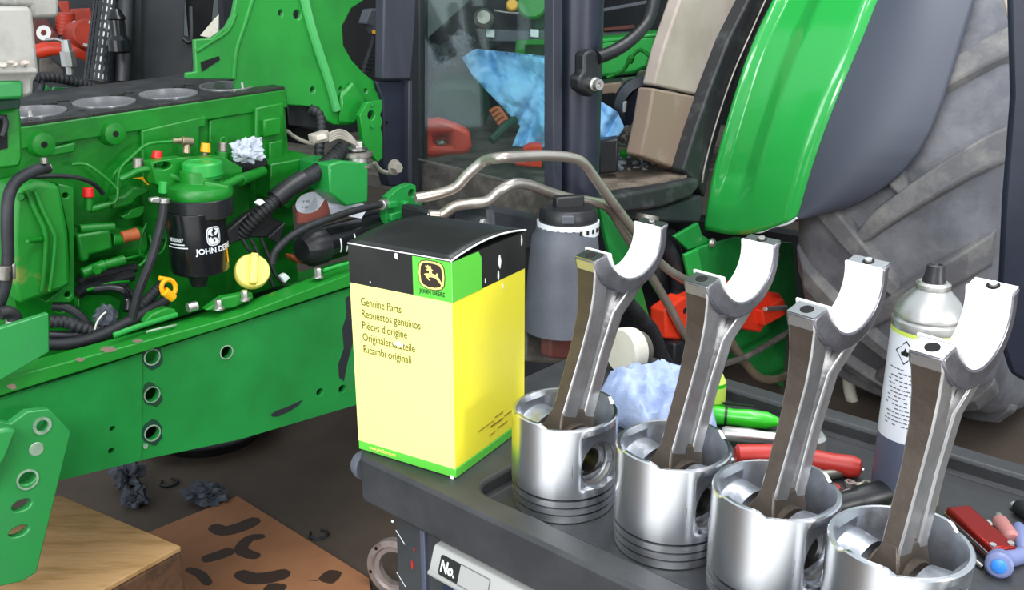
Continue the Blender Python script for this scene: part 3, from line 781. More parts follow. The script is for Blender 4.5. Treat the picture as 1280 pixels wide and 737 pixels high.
drum('brass_fitting', d1(775, 35) + (.05,), d1(850, 40) + (.05,), 11, 'pipe_brass')
drum('brass_fitting', d1(815, 45) + (.05,), d1(810, 120) + (.05,), 8, 'pipe_brass', 10)
drum('grey_cap', d1(470, 228) + (.06,), d1(470, 155) + (.06,), 14, 'steel_dull', 12, bevel=.001)
drum('red_cap', d1(600, 160) + (.06,), d1(607, 102) + (.06,), 14, 'red_cap', 11, bevel=.002)
pipe('oval_loop', cp(d1, [(600, 185, .07), (650, 160, .07), (700, 165, .07), (705, 200, .07), (660, 235, .07), (610, 225, .07), (600, 190, .07)]), 5, 'green_engine')
plate('yellow_tag', cp(d1, [(435, 298), (505, 288), (520, 315), (548, 345), (535, 345), (500, 310)]), .06, .002, 'yellow_ring', bevel=0)
for i, (s, n) in enumerate([((-.02, 0), 0), ((0, 0), 0)]):
    pass
pipe('injector_line', cp(c3, [(430, 130, .03), (415, 180, .03), (395, 205, .035), (360, 215, .04)]), 4, 'green_engine')
pipe('loop_line', cp(c3, [(545, 250, .03), (588, 300, .03), (585, 360, .03), (560, 390, .03), (500, 395, .03), (500, 330, .03), (520, 280, .03)]), 3.2, 'green_engine')

# --- fuel filter
def upcyl(name, px, py0, py1, w0, w1, wd, m, parent=None, prof=None, seg=36, bevel=.001, dd=0):
    A = T(px, py0, wd); k = (A - CAM).dot(Fw) / FPX; h = zat(px, py1, A) - A.z; bm = BM()
    lathe(bm, A, Z, [(r * k, f * h) for r, f in (prof or [(w0 / 2, 0), (w1 / 2, 1)])], seg)
    return obj(name, bm, m, parent or tractor, bevel=bevel)
FW = .13
flt = upcyl('fuel_filter', 251, 334, 261, 70, 72, FW, 'black_gloss', prof=[(30, -.06), (34, -.04), (35.5, 0), (36, 1)])
bm = BM(); A = T(251.5, 267, FW); kf = (A - CAM).dot(Fw) / FPX
lathe(bm, A, Z, [(36.5 * kf, -.003), (39.2 * kf, 0), (39.5 * kf, .030), (38 * kf, .032)], 48, wob=lambda a, h: 1 - .02 * (math.sin(a * 20) > .3))
obj('filter_collar', bm, 'black_plastic', flt)
upcyl('filter_head', 251, 246, 228, 78, 70, FW, 'green_engine', flt, prof=[(38, 0), (39.5, .2), (39.5, .55), (37, .8), (28, 1.0), (23, 1.1), (22, 1.9)])
plate('filter_bracket', cp(c4, [(150, 130), (270, 112), (300, 118), (420, 108), (500, 150), (505, 200), (440, 240), (300, 262), (235, 250), (170, 215)]), FW - .03, .03, 'green_engine', parent=flt, bevel=.005, holes=[c4(195, 145) + (9, 5), c4(345, 250) + (5, 6)])
upcyl('bracket_bolt', 274, 258, 232, 0, 0, FW + .02, 'green_engine', flt, prof=[(6, 0), (7, .2), (5, .7), (5, 1)])
upcyl('filter_cap', 254, 219, 201, 0, 0, FW, 'green_bright', flt, prof=[(23, -.15), (23, 0), (25, .05), (25, .15), (24.5, .85), (22, 1), (19, 1.02), (18, .93)])
drum('head_port', c4(350, 215) + (.16,), c4(440, 235) + (.17,), 11, 'green_engine', 12, flt)
drum('head_port', c4(400, 235) + (.16,), c4(495, 190) + (.14,), 12, 'green_engine', 10, flt)
drum('head_elbow', c4(490, 200) + (.13,), c4(580, 165) + (.08,), 15, 'green_engine', 13, flt)
upcyl('drain_valve', 249, 357, 337, 0, 0, FW, 'black_plastic', flt, prof=[(9, 0), (12, .5), (20, 1)])
drum('port_nut', c4(195, 250) + (.15,), c4(198, 205) + (.15,), 11, 'green_bright', None, flt, seg=6)
# lettering wrapped on the canister
cc = T(251, 334, FW); rad_f = 36 * kf
def onfilter(px0, py0):
    base_a = math.asin(max(-1, min(1, (px0 - 251) / 36.5))); z0 = zat(251, py0, cc - Vector((cc.x, cc.y, 0)).normalized() * rad_f)
    vdir = (Vector((cc.x, cc.y, 0))).normalized(); side = Vector((vdir.y, -vdir.x, 0))
    def f(x, y, z):
        a = base_a + x / rad_f
        return Vector((cc.x, cc.y, 0)) + (side * math.sin(a) - vdir * math.cos(a)) * (rad_f + .0006 + z) + Z * (z0 + y)
    return f
obj('lettering', text_bm('JOHN DEERE', .0140, onfilter(247.5, 318), xs=1.0, bold=.025), 'white_print', flt, smooth=0)
obj('lettering', text_bm('RE120557', .0085, onfilter(218.5, 302), xs=.9, bold=.03), 'white_print', flt, smooth=0)
for (y0, x0, wd_) in ((306.5, 218, 22), (310.5, 216.5, 29)):
    f = onfilter(x0, y0); bm = BM()
    gridsurf(bm, lambda u, v: f(u * wd_ * kf * 1.1, v * .0022, 0), 10, 1); obj('lettering_line', bm, 'white_print', flt, smooth=0)
fe = onfilter(270, 297)
def flatmap(pts, f):
    bm = BM(); bm.faces.new([bm.verts.new((x, y, 0)) for x, y in pts]); bmesh.ops.triangulate(bm, faces=bm.faces[:])
    bmesh.ops.subdivide_edges(bm, edges=bm.edges[:], cuts=1)
    for v in bm.verts: v.co = f(v.co.x, v.co.y, 0)
    return bm
def filter_emblem():
    def lay(o): return lambda x, y, z: fe(x, y, o)
    obj('emblem', flatmap([(x * .0210, y * .0210) for x, y in shield(1.0)], lay(0)), 'white_print', flt, smooth=0)
    bm = BM(); pts = [(x * .0185, y * .0185) for x, y in shield(1.0)]
    for i in range(len(pts)):
        a, b = pts[i], pts[(i + 1) % len(pts)]
        bm.faces.new([bm.verts.new(fe(*p, .0006)) for p in (a, b, (b[0] * .95, b[1] * .95), (a[0] * .95, a[1] * .95))])
    obj('emblem_border', bm, 'ink_black', flt, smooth=0)
    obj('deer_mark', flatmap([(x * .0150, y * .0150 - .001) for x, y in DEER], lay(.0008)), 'ink_black', flt, smooth=0)
filter_emblem()
f = onfilter(283.5, 336); bm = BM(); gridsurf(bm, lambda u, v: f(u * .006, v * .036, .0002), 2, 1); obj('gold_strip', bm, 'yellow_ring', flt, smooth=0)

# hose running down from the filter port
pipe('fuel_hose', cp(c4, [(197, 270, .155), (195, 330, .16), (175, 420, .165), (145, 520, .165), (105, 620, .16), (75, 735, .15)]), 11.5, 'black_rubber')
drum('hose_clamp', c4(197, 288) + (.155,), c4(198, 268) + (.155,), 14.5, 'zinc')
plate('clamp_screw', cp(c4, [(150, 270), (185, 264), (186, 290), (152, 286)]), .165, .012, 'zinc', bevel=.002)

# yellow caps
oc = T(*c4(540, 545), .17); k = (oc - CAM).dot(Fw) / FPX
oax = (TN * .75 + Z * .50 - TA * .25).normalized()
bm = BM(); lathe(bm, oc - oax * .022, oax, [(18 * k, 0), (21.5 * k, .004), (22 * k, .020), (20.5 * k, .024)], 40)
ocap = obj('oil_filler_cap', bm, 'yellow_cap', tractor)
u_ = oax.cross(Z).normalized(); v_ = u_.cross(oax).normalized(); g_ = (v_ * .97 - u_ * .25).normalized(); g2 = oax.cross(g_).normalized()
bm = BM(); box(bm, oc + oax * .008, g_ * 20 * k, g2 * 5.2 * k, oax * .010); obj('cap_grip', bm, 'yellow_cap', ocap, bevel=.004)
bm = BM(); cyl(bm, oc - oax * .09, oc - oax * .02, 16 * k); obj('filler_neck', bm, 'green_engine', ocap)
dring = []
for i in range(17):
    a = 2 * math.pi * i / 16; dring.append(T(*c4(217 + 26 * math.cos(a) + 6 * math.sin(a), 612 + 30 * math.sin(a) - 6 * math.cos(a)), .17))
bm = BM(); tube(bm, dring, .0042, 8, 3); dip = obj('dipstick_handle', bm, 'yellow_ring', tractor)
drum('dipstick_collar', c4(200, 625) + (.17,), c4(236, 652) + (.17,), 12, 'yellow_ring', 11, dip)
drum('dipstick_tag', c4(180, 575) + (.168,), c4(230, 582) + (.168,), 6, 'yellow_ring', 5, dip)
drum('yellow_cap', c4(358, 92) + (.06,), c4(360, 58) + (.06,), 13, 'yellow_ring', 11, bevel=.001)
drum('cap_stud', c4(355, 125) + (.06,), c4(357, 92) + (.06,), 7, 'steel_dull')
drum('sensor_plug', c4(425, 90) + (.05,), c4(425, 55) + (.05,), 12, 'steel_dull', 11)
pipe('sensor_loop', cp(c4, [(415, 60, .05), (420, 40, .05), (435, 38, .05), (440, 60, .05)]), 3, 'green_engine')
drum('sensor_body', c4(420, 180) + (.05,), c4(424, 90) + (.05,), 17, 'green_engine')
plate('black_bracket', cp(c4, [(465, 130), (590, 110), (600, 130), (575, 170), (520, 180), (470, 165)]), .055, .02, 'black_plastic')
# large corrugated hose, rear support
pipe('corrugated_hose', cp(c4, [(890, 75, .12), (850, 115, .12), (790, 165, .12), (725, 205, .13)]), 21, 'black_rubber', ribs=.008, seg=14)
pipe('hose_sleeve', cp(c4, [(735, 195, .13), (680, 230, .13), (625, 275, .13)]), 25, 'black_plastic', seg=14)
pipe('corrugated_hose', cp(c4, [(640, 262, .13), (600, 300, .13), (545, 350, .12), (490, 410, .10)]), 20, 'black_rubber', ribs=.008, seg=14)
plate('black_shroud', cp(c4, [(440, 395), (520, 330), (590, 290), (640, 290), (610, 340), (665, 365), (640, 430), (590, 420), (520, 420), (450, 450)]), .11, .02, 'black_plastic', bevel=.003)
plate('shroud_clip', cp(c4, [(553, 288), (575, 272), (590, 285), (568, 298)]), .15, .01, 'white_print', bevel=.001)
plate('shroud_plate', cp(c4, [(600, 420), (660, 365), (668, 360), (640, 445)]), .12, .01, 'black_plastic')
for i, pts in enumerate(([(530, 420, .11), (560, 480, .12), (590, 540, .13), (620, 610, .14)], [(570, 420, .11), (600, 490, .12), (625, 560, .13), (660, 600, .14)], [(500, 420, .11), (520, 460, .12), (560, 500, .12), (600, 580, .13)])):
    pipe('wire', cp(c4, pts), 4.5, 'black_rubber')
plate('cable_connector', cp(c4, [(648, 570), (668, 557), (685, 575), (665, 595)]), .16, .012, 'white_print', bevel=.002)
drum('hose_clamp', c4(290, 690) + (.18,), c4(325, 680) + (.18,), 12, 'zinc')
# rear vertical hose
pipe('harness_hose', cp(c2, [(560, 455, .02), (600, 480, .03), (608, 540, .04), (600, 620, .05), (598, 737, .06)]), 13, 'black_rubber', ribs=.010)
plate('rear_duct', cp(c2, [(465, 435), (600, 445), (615, 520), (590, 540), (470, 525)]), -.06, .05, 'black_plastic')
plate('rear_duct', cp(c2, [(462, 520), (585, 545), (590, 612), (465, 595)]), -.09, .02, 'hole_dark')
pipe('grey_cable', cp(c2, [(465, 548, -.02), (500, 575, -.02), (560, 600, .0), (600, 600, .02)]), 5, 'wire_grey')
plate('wiring_connector', cp(c2, [(572, 565), (640, 545), (655, 590), (580, 603)]), .14, .018, 'wire_grey', bevel=.003)
plate('connector_tip', cp(c2, [(590, 570), (630, 560), (634, 580), (594, 590)]), .145, .006, 'cream_plastic', bevel=.001)
for i in range(5):
    pipe('harness_wire', cp(c2, [(640, 560 + i * 8, .14), (680, 545 + i * 8, .145), (715, 555 + i * 8, .145), (745, 585 + i * 4, .15), (760, 610, .15)]), 3, 'wire_grey')
# rubber mount on green pedestal
ped = plate('mount_pedestal', cp(c4, [(832, 140), (880, 125), (985, 135), (983, 285), (900, 300), (838, 250)]), .16, .10, 'green', bevel=.004)
A = T(*c4(942, 100), .13)
kk = (A - CAM).dot(Fw) / FPX
for (dz, r, h, m) in ((-.026, 19, .008, 'steel_dull'), (-.016, 14, .012, 'zinc'), (-.004, 19, .010, 'steel_dull'), (.008, 13, .006, 'steel'), (.014, 8, .012, 'zinc')):
    bm = BM(); lathe(bm, A + Z * dz, Z, [(r * kk * .9, 0), (r * kk, .001), (r * kk, h - .001), (r * kk * .9, h)], 6 if r == 8 else 28); obj('mount_washer', bm, m, ped)
# oil filter lying behind the rail
of0 = d3(390, 490); of1 = d3(800, 375)
of = drum('oil_filter', of0 + (.13,), of1 + (.10,), 45, 'black_gloss')
OA, OB = T(*of0, .13), T(*of1, .10); oax2 = (OB - OA).normalized(); ok_ = (OA - CAM).dot(Fw) / FPX
bm = BM(); lathe(bm, OA - oax2 * .040, oax2, [(14 * ok_, -.01), (18 * ok_, 0), (23.5 * ok_, .012), (24 * ok_, .042), (22.6 * ok_, .044)], 48, wob=lambda a, h: 1 - .03 * (math.sin(a * 18) > .2)); obj('filter_nut', bm, 'black_plastic', of)
vd = (OA.lerp(OB, .3) - CAM).normalized(); on = (-vd - oax2 * (-vd).dot(oax2)).normalized(); ot = oax2.cross(on)
if ot.z < 0: ot = -ot
def ofmap(a0, s0):
    def f(x, y, z):
        a = a0 + x / (22.5 * ok_); return OA + oax2 * (s0 + y) + (on * math.cos(a) + ot * math.sin(a)) * (22.5 * ok_ + .0006 + z)
    return f
for s0, a0, a1 in ((.024, -.75, .05), (.042, -.85, -.45), (.066, -.65, .1)):
    bm = BM(); f = ofmap(a0, s0); w_ = (a1 - a0) * 22.5 * ok_
    gridsurf(bm, lambda u, v: f(u * w_, v * .004, 0), 8, 1); obj('lettering_line', bm, 'white_print', of, smooth=0)
bm = BM(); f = ofmap(-.55, .080); prism(bm, [f(.005 * math.cos(q * .7), .007 * math.sin(q * .7), 0) for q in range(9)], on * .0004); obj('print_dot', bm, 'white_print', of, smooth=0)
plate('red_oil_residue', cp(d3, [(200, 560), (290, 570), (330, 600), (320, 632), (250, 620), (210, 590)]), .10, .03, 'orange_clay', bevel=.006)
# thick hose arching over the oil filter
pipe('coolant_hose', cp(d3, [(60, 620, .17), (70, 560, .17), (110, 500, .175), (200, 420, .18), (330, 350, .18), (470, 300, .175), (620, 250, .165), (760, 215, .16), (850, 195, .15)]), 9.5, 'black_rubber', seg=14)
drum('hose_clamp', d3(830, 205) + (.155,), d3(865, 195) + (.15,), 13, 'zinc')
brk = plate('hydraulic_bracket', cp(d3, [(880, 150), (960, 85), (1040, 52), (1075, 65), (1080, 120), (1120, 150), (1125, 235), (1085, 250), (1090, 300), (880, 345), (862, 290), (875, 200)]), .15, .02, 'green', bevel=.004, holes=[d3(1045, 122) + (4.2,)])
plate('bracket_pad', cp(d3, [(885, 185), (945, 175), (960, 200), (940, 225), (890, 230)]), .165, .02, 'green', parent=brk)
plate('bracket_pad', cp(d3, [(1000, 185), (1030, 175), (1020, 250), (1000, 300), (985, 260)]), .165, .02, 'green', parent=brk)
plate('bracket_pad', cp(d3, [(1030, 220), (1090, 215), (1090, 290), (1030, 300)]), .17, .02, 'green', parent=brk)
plate('bracket_pad', cp(d3, [(900, 270), (975, 250), (985, 300), (905, 320)]), .165, .02, 'green', parent=brk)
# hoses low at the front of the engine bay
pipe('wiring_loom', cp(d2, [(290, 560, .10), (370, 560, .11), (430, 580, .12), (520, 610, .13)]), 17, 'black_rubber', ribs=.009, seg=12)
pipe('wiring_loom', cp(d2, [(270, 690, .12), (370, 690, .13), (480, 670, .14), (600, 630, .15), (720, 570, .15), (850, 500, .14), (950, 440, .13)]), 15, 'black_rubber', seg=12)
pipe('wiring_loom', cp(d2, [(280, 640, .10), (400, 640, .11), (520, 620, .12), (640, 570, .12)]), 13, 'black_plastic', seg=12)
pipe('bent_hose', cp(d2, [(540, 375, .09), (640, 365, .10), (710, 385, .11), (735, 430, .11), (730, 500, .12)]), 10, 'black_gloss', seg=12)
pipe('corrugated_hose', cp(d2, [(790, 500, .13), (840, 440, .13), (900, 380, .12), (930, 350, .11)]), 14, 'black_rubber', ribs=.008, seg=12)
plate('green_bracket', cp(d2, [(450, 430), (500, 405), (640, 410), (700, 440), (690, 490), (640, 560), (540, 600), (455, 560)]), .02, .02, 'green_engine')
plate('sump_pad', cp(d2, [(330, 510), (440, 490), (445, 560), (400, 545)]), .04, .03, 'green_engine')
bm = BM(); blob(bm, T(*d2(610, 540), .12), .018, .018, .022, .5, 2.5, 3, 4); obj('connector_cluster', bm, 'grey_rag', tractor)
pipe('white_wire', cp(d2, [(545, 605, .14), (560, 560, .14), (590, 520, .14), (610, 505, .14)]), 2.2, 'cream_plastic')
for pts, w_ in (([(440, 400, .03), (520, 350, .03), (620, 330, .03), (760, 290, .03)], 16), ([(450, 330, .02), (600, 290, .02), (780, 250, .02)], 12), ([(300, 470, .06), (380, 480, .07), (450, 520, .08), (520, 590, .09)], 11), ([(690, 330, .03), (720, 380, .05), (760, 420, .07), (800, 470, .09)], 13)):
    pipe('shade_hose', cp(d2, pts), w_, 'black_rubber')  # added black hoses stand for the shadowed gaps between engine parts
for pts in ([(500, 380, .07), (640, 340, .07), (740, 330, .06)], [(860, 60, .03), (870, 130, .04), (840, 200, .05), (800, 240, .05)]):
    pipe('thin_line', cp(d2, pts), 4, 'green_engine')
# radiator hoses on the far left
pipe('radiator_hose', cp(c3, [(170, 83, .12), (120, 95, .13), (60, 130, .14), (30, 190, .15), (25, 290, .16), (28, 400, .16), (18, 500, .16), (-8, 580, .15)]), 15, 'black_rubber', seg=14)
drum('hose_clamp', c3(155, 88) + (.122,), c3(180, 80) + (.122,), 11, 'steel_dull')
hexbolt(c3(158, 68) + (.13,), Z, 4, 7, 'steel_dull')
pipe('overflow_hose', cp(c3, [(110, 115, .06), (200, 112, .06), (270, 118, .06), (330, 140, .05), (365, 175, .04)]), 6, 'black_rubber')
drum('hose_clamp', c3(5, 480) + (.165,), c3(10, 430) + (.165,), 19, 'steel_dull')
plate('clamp_ear', cp(c3, [(43, 425), (57, 422), (58, 480), (46, 480)]), .17, .02, 'steel_dull')
pipe('short_hose', cp(c3, [(0, 600, .17), (30, 595, .17), (50, 610, .17), (50, 640, .17)]), 17, 'black_rubber', seg=14)
drum('hose_clamp', c3(50, 625) + (.17,), c3(48, 645) + (.17,), 19, 'zinc')

# --- side frame rail
rpts = [(-60, 517), (0, 497), (293, 406), (480, 346), (480, 496), (445, 506), (300, 549), (180, 574), (87, 597), (-60, 634)]
RW = .20
railo = plate('frame_rail', rpts, RW, .014, 'green', bevel=.0015, smooth=35, holes=[(190, 446, 7.5), (190, 493, 7.5), (190.5, 541, 7.5), (283, 440, 7), (140, 535, 3), (138.5, 562.5, 3.2), (400, 490, 4), (428, 486, 4.2)])
bm = BM(); fl = [T(x, y, RW + .012) for x, y in ((-60, 494), (0, 475), (300, 394), (480, 326))]; fl2 = [T(x, y, RW + .012) for x, y in ((480, 344), (293, 405), (0, 495), (-60, 515))]
prism(bm, fl + fl2, TN * -.05); obj('rail_flange', bm, 'green_dirty', railo, bevel=.002)
bm = BM(); prism(bm, [T(x, y, RW + .0022) for x, y in ((178, 441), (176.5, 575), (87, 597), (-60, 634), (-60, 520), (0, 500))], TN * -.002); ov = obj('overlap_plate', bm, 'green', railo)
cb = BM()
for (x, y, r) in ((140, 535, 3), (138.5, 562.5, 3.2)):
    c = T(x, y, RW); prism(cb, [c + TA * r * .0018 * math.cos(q * .4) + Z * r * .0016 * math.sin(q * .4) + TN * .02 for q in range(16)], TN * -.05)
cut(ov, cb)
def ragged(px, py, rx, ry, n=18, j=.25): return [(px + rx * math.cos(2 * math.pi * i / n) * random.uniform(1 - j, 1 + j), py + ry * math.sin(2 * math.pi * i / n) * random.uniform(1 - j, 1 + j)) for i in range(n)]
def chip(pts, w, m, th=.0006, hole=None, par=None):
    bm = BM(); prism(bm, [T(x, y, w) for x, y in pts], TN * -th); o = obj('paint_chip', bm, m, par or railo, smooth=0)
    if hole:
        c = T(hole[0], hole[1], w); k = DW(hole[0], hole[1], w) / FPX; cb = BM()
        prism(cb, [c + TA * hole[2] * k / .74 * math.cos(2 * math.pi * i / 20) + Z * hole[2] * k * 1.25 * math.sin(2 * math.pi * i / 20) + TN * .01 for i in range(20)], TN * -.02); cut(o, cb)
for (x, y) in ((190, 446), (190, 493), (190.5, 541)):
    chip(ragged(x, y, 12.8, 15, 16, .2), RW + .0008, 'primer', hole=(x, y, 7.6))
    bm = BM(); c = T(x, y, RW + .001); k = DW(x, y, RW) / FPX
    lathe(bm, c, TN, [(7.8 * k * 1.2, 0), (9.0 * k * 1.2, 0), (9.0 * k * 1.2, .0012), (7.8 * k * 1.2, .0012), (7.8 * k * 1.2, 0)], 28, caps=False); obj('hole_rim', bm, 'bare_green', railo)
bm = BM(); c = T(283, 440, RW + .0008); lathe(bm, c, TN, [(.0115, 0), (.0135, 0), (.0135, .001), (.0115, .001)], 28, caps=False); obj('hole_rim', bm, 'bare_green', railo)
chip(cp(c8, [(455, 108), (475, 95), (505, 85), (535, 72), (570, 55), (555, 75), (520, 98), (480, 116), (460, 116)]), RW + .0008, 'dark_panel')
chip([(432, 372), (440, 368), (445, 376), (444, 420), (440, 432), (434, 455), (430, 476), (424, 472), (423, 455), (430, 435), (428, 410), (433, 395)], RW + .0008, 'dark_panel')
chip(ragged(437, 465, 8, 22, 16, .2), RW + .0004, 'green_pale')
for q in ((15, 483, 7, 3), (100, 449, 6, 2.5), (136, 437, 9, 4), (172, 426, 6, 2)):
    chip(ragged(q[0], q[1], q[2], q[3], 12), RW + .0126, 'beige_dirty')
chip(ragged(182, 557, 3.5, 4, 10), RW + .0026, 'bare_green')
bm = BM(); prism(bm, [T(x, y, RW - .07) for x, y in ((-60, 525), (480, 362), (480, 486), (-60, 612))], TN * -.01); obj('hole_shade_sheet', bm, 'hole_dark', railo)  # added near-black sheet paints the shade seen through the rail holes
# light shelf along the rail top with pipes and bolts
pipe('rail_pipe', cp(d2, [(655, 640, .19), (760, 600, .19), (900, 555, .18), (1013, 520, .17)]), 7, 'green_bright', k=2, label='light green pipe end lying along the rail')
pipe('rail_pipe', cp(d3, [(425, 668, .20), (520, 638, .20), (640, 606, .20)]), 5, 'green_bright', k=2)
pipe('rail_rod', cp(d2, [(840, 620, .20), (920, 600, .20), (1013, 580, .19)]), 3, 'bare_green', k=2)
plate('rail_bracket', cp(d2, [(830, 570), (870, 520), (960, 480), (1013, 490), (1013, 540), (900, 560)]), .17, .02, 'green_dirty', bevel=.003)
plate('rail_bracket', cp(c4, [(360, 700), (430, 650), (540, 630), (545, 655), (470, 690), (400, 700)]), .185, .02, 'green_dirty', bevel=.003)
for p in (c4(410, 690), c4(510, 655), d3(385, 710)):
    b = hexbolt(p + (.19,), Z, 4.6, 11, 'zinc', washer=7)
# rail web tie and cross members (dark depth below the engine)
bm = BM(); c = T(230, 440, .02); box(bm, c - TN * .02 + TA * .05, TA * .75, TN * .14, Z * .05); obj("crankcase", bm, "green_engine", tractor, bevel=.01)
bm = BM(); prism(bm, [T(x, y, RW - .50) for x, y in ((-60, 480), (480, 350), (480, 420), (-60, 560))], TN * -.014); obj('far_frame_rail', bm, 'green', tractor)

# --- bottom-left front bracket, bolted to the rail
FB = .27
fb = plate('front_bracket', cp(c7, [(-60, 285), (0, 278), (30, 283), (75, 250), (135, 243), (195, 305), (100, 690), (60, 715), (-60, 740)]), FB, .016, 'green_pale', bevel=.002,
           holes=[c7(115, 288) + (5.2, 7.5), c7(75, 432) + (8, 8), c7(60, 506) + (9, 7.5), c7(52, 577) + (9, 7)])
for (x, y, r0, r1) in ((115, 288, 7.5, 11.5), (75, 435, 11, 13.5)):
    p = c7(x, y); c = T(*p, FB + .0005); k = DW(*p, FB) / FPX
    bm = BM(); lathe(bm, c, TN, [(r0 * k, 0), (r1 * k, 0), (r1 * k, .0014), (r0 * k, .0014)], 28, caps=False); obj('worn_ring', bm, 'bare_green', fb)
p = c7(100, 352); bm = BM(); lathe(bm, T(*p, FB), TN, [(.011, 0), (.010, .001), (.006, .001)], 20); obj('dimple', bm, 'bare_green', fb)
bm = BM(); prism(bm, [T(*c7(x, y), FB) for x, y in ((-60, 288), (0, 278), (30, 284), (22, 300), (-2, 360), (-60, 450))], TN * .03); obj('bracket_fold', bm, 'green_pale', fb, bevel=.006)
plate('front_step', [(-40, 422), (0, 410), (61, 391), (62, 440), (0, 476), (-40, 494)], .24, .012, 'green_pale', bevel=.002)
# ------------------------------------------------------------------ tractor: front castings, cab, fender, wheel
def plateD(name, pts, D, th, m, bevel=.002, parent=None, own=False):
    """outline standing upright at distance D, facing the aisle, with real thickness"""
    cx = sum(p[0] for p in pts) / len(pts); cy = sum(p[1] for p in pts) / len(pts)
    c = P(cx, cy, D); nn = Vector((c.x, c.y, 0)).normalized(); pl = Plane(nn, c)
    bm = BM(); prism(bm, [pl.pt(*p) for p in pts], nn * th)
    return obj(name, bm, m, None if own else (parent or tractor), bevel=bevel)
def pipeD(name, pts, wpx, m, parent=None, seg=10, k=6, ribs=0, own=False):
    q = [P(*p) for p in pts]; bm = BM(); tube(bm, q, wpx / 2 * pts[len(pts) // 2][2] / FPX, seg, k, ribs)
    return obj(name, bm, m, None if own else (parent or tractor))
e7 = crop(0, 0, 3.07)
# front casting at the top left with the green housing below it
cast = plate('thermostat_housing', cp(e7, [(-60, 25), (110, 25), (128, 38), (152, 275), (140, 300), (132, 312), (130, 355), (115, 372), (-60, 385)]), .16, .10, 'cast_grey', bevel=.006)
plate('casting_arm', cp(c1, [(60, -30), (240, -30), (250, 10), (250, 68), (225, 76), (135, 78), (130, 28), (60, 28)]), .10, .08, 'cast_grey', parent=cast, bevel=.006)
plate('casting_rib', cp(c1, [(-60, 255), (60, 262), (160, 285), (163, 312), (-60, 312)]), .175, .04, 'cast_grey', parent=cast, bevel=.004)
plate('casting_green_base', cp(c1, [(-60, 340), (100, 338), (103, 405), (90, 415), (-60, 420)]), .167, .10, 'green_pale', parent=cast, bevel=.005)
bm = BM()
for (x, y) in ((12, 274), (45, 262), (58, 268), (108, 262), (95, 268)):
    blob(bm, T(*c1(x, y), .176), .006, .004, .0035, .4, 3, 2, x)
obj('corrosion_lump', bm, 'beige', cast)
plate('front_column', cp(c1, [(-60, 470), (0, 468), (85, 452), (92, 500), (98, 660), (85, 700), (-60, 715)]), .13, .05, 'green_engine', bevel=.005)
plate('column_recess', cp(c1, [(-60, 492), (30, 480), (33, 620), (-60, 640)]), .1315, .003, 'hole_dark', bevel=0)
pipe('front_hose', cp(c1, [(-20, 500, .14), (10, 490, .14), (25, 520, .14), (10, 570, .14)]), 7, 'black_rubber')
plate('column_foot', cp(c1, [(-60, 420), (90, 412), (85, 460), (-60, 480)]), .12, .06, 'primer', bevel=.003)
# ribbed hose crossing behind the deck
pipe('ribbed_hose', cp(c1, [(150, 325, -.30), (230, 325, -.31), (320, 345, -.32), (420, 378, -.33)]), 13, 'black_rubber', ribs=.010, seg=14)
pipe('ribbed_hose', cp(c1, [(145, 325, -.30), (175, 345, -.30), (165, 385, -.30), (140, 412, -.28)]), 8, 'black_rubber')
plate('green_fin', cp(c1, [(170, 400), (195, 355), (220, 385), (230, 365), (290, 368), (300, 378), (180, 410)]), -.34, .01, 'green_pale', bevel=0)
# perforated exhaust shield
ex0, ex1 = P(*c1(412, 352), 2.30), P(*c1(462, -60), 2.34); exa = (ex1 - ex0); exl = exa.length; ek = 2.3 / FPX
sh = BM(); lathe(sh, ex0, exa, [(16.0 * ek, 0), (16.0 * ek, exl)], 24); shield_o = obj('exhaust_shield', sh, 'steel', tractor)
bm = BM(); n = int(exl / .021)
for i in range(n + 1): lathe(bm, ex0 + exa.normalized() * (i * exl / n), exa, [(15.5 * ek, -.0035), (17.3 * ek, -.0035), (17.3 * ek, .0035), (15.5 * ek, .0035)], 24, caps=False)
_, xu, xv = frame_of(exa)
for i in range(20):
    a = 2 * math.pi * i / 20; q = xu * math.cos(a) + xv * math.sin(a); t_ = exa.normalized().cross(q)
    box(bm, ex0.lerp(ex1, .5) + q * 16.6 * ek, exa * .5, t_ * .0032, q * .002)
obj('shield_mesh', bm, 'mesh_shield', shield_o)
p0, p1 = P(*c1(470, 260), 2.28), P(*c1(500, 130), 2.28)
bm = BM(); tube(bm, [P(*c1(515, 345), 2.32), P(*c1(522, 200), 2.32), P(*c1(530, -40), 2.32)], .020, 12); obj('black_standpipe', bm, 'black_plastic', tractor)
bm = BM(); lathe(bm, P(*c1(505, 222), 2.26), Z, [(.020, 0), (.026, .005), (.026, .03), (.018, .04), (.018, .075), (.022, .078), (.010, .10)], 20); obj('hose_connector', bm, 'black_gloss', tractor)
plateD('black_screen', cp(c1, [(525, -60), (592, -60), (598, 372), (535, 374)]), 2.36, .03, 'black_plastic')
plateD('radiator_panel', cp(c1, [(585, -60), (775, -60), (770, 150), (815, 165), (805, 300), (800, 352), (590, 372)]), 2.42, .03, 'dark_panel')
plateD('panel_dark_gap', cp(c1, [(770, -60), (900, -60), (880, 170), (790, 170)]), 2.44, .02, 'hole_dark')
pipeD('panel_cable', cp(c1, [(768, 160, 2.40), (800, 170, 2.40), (800, 30, 2.40)]), 6, 'black_plastic')
plateD('pale_flange', cp(c2, [(100, 150), (160, 80), (180, 60), (178, 150), (140, 160)]), 2.40, .01, 'cream_plastic')
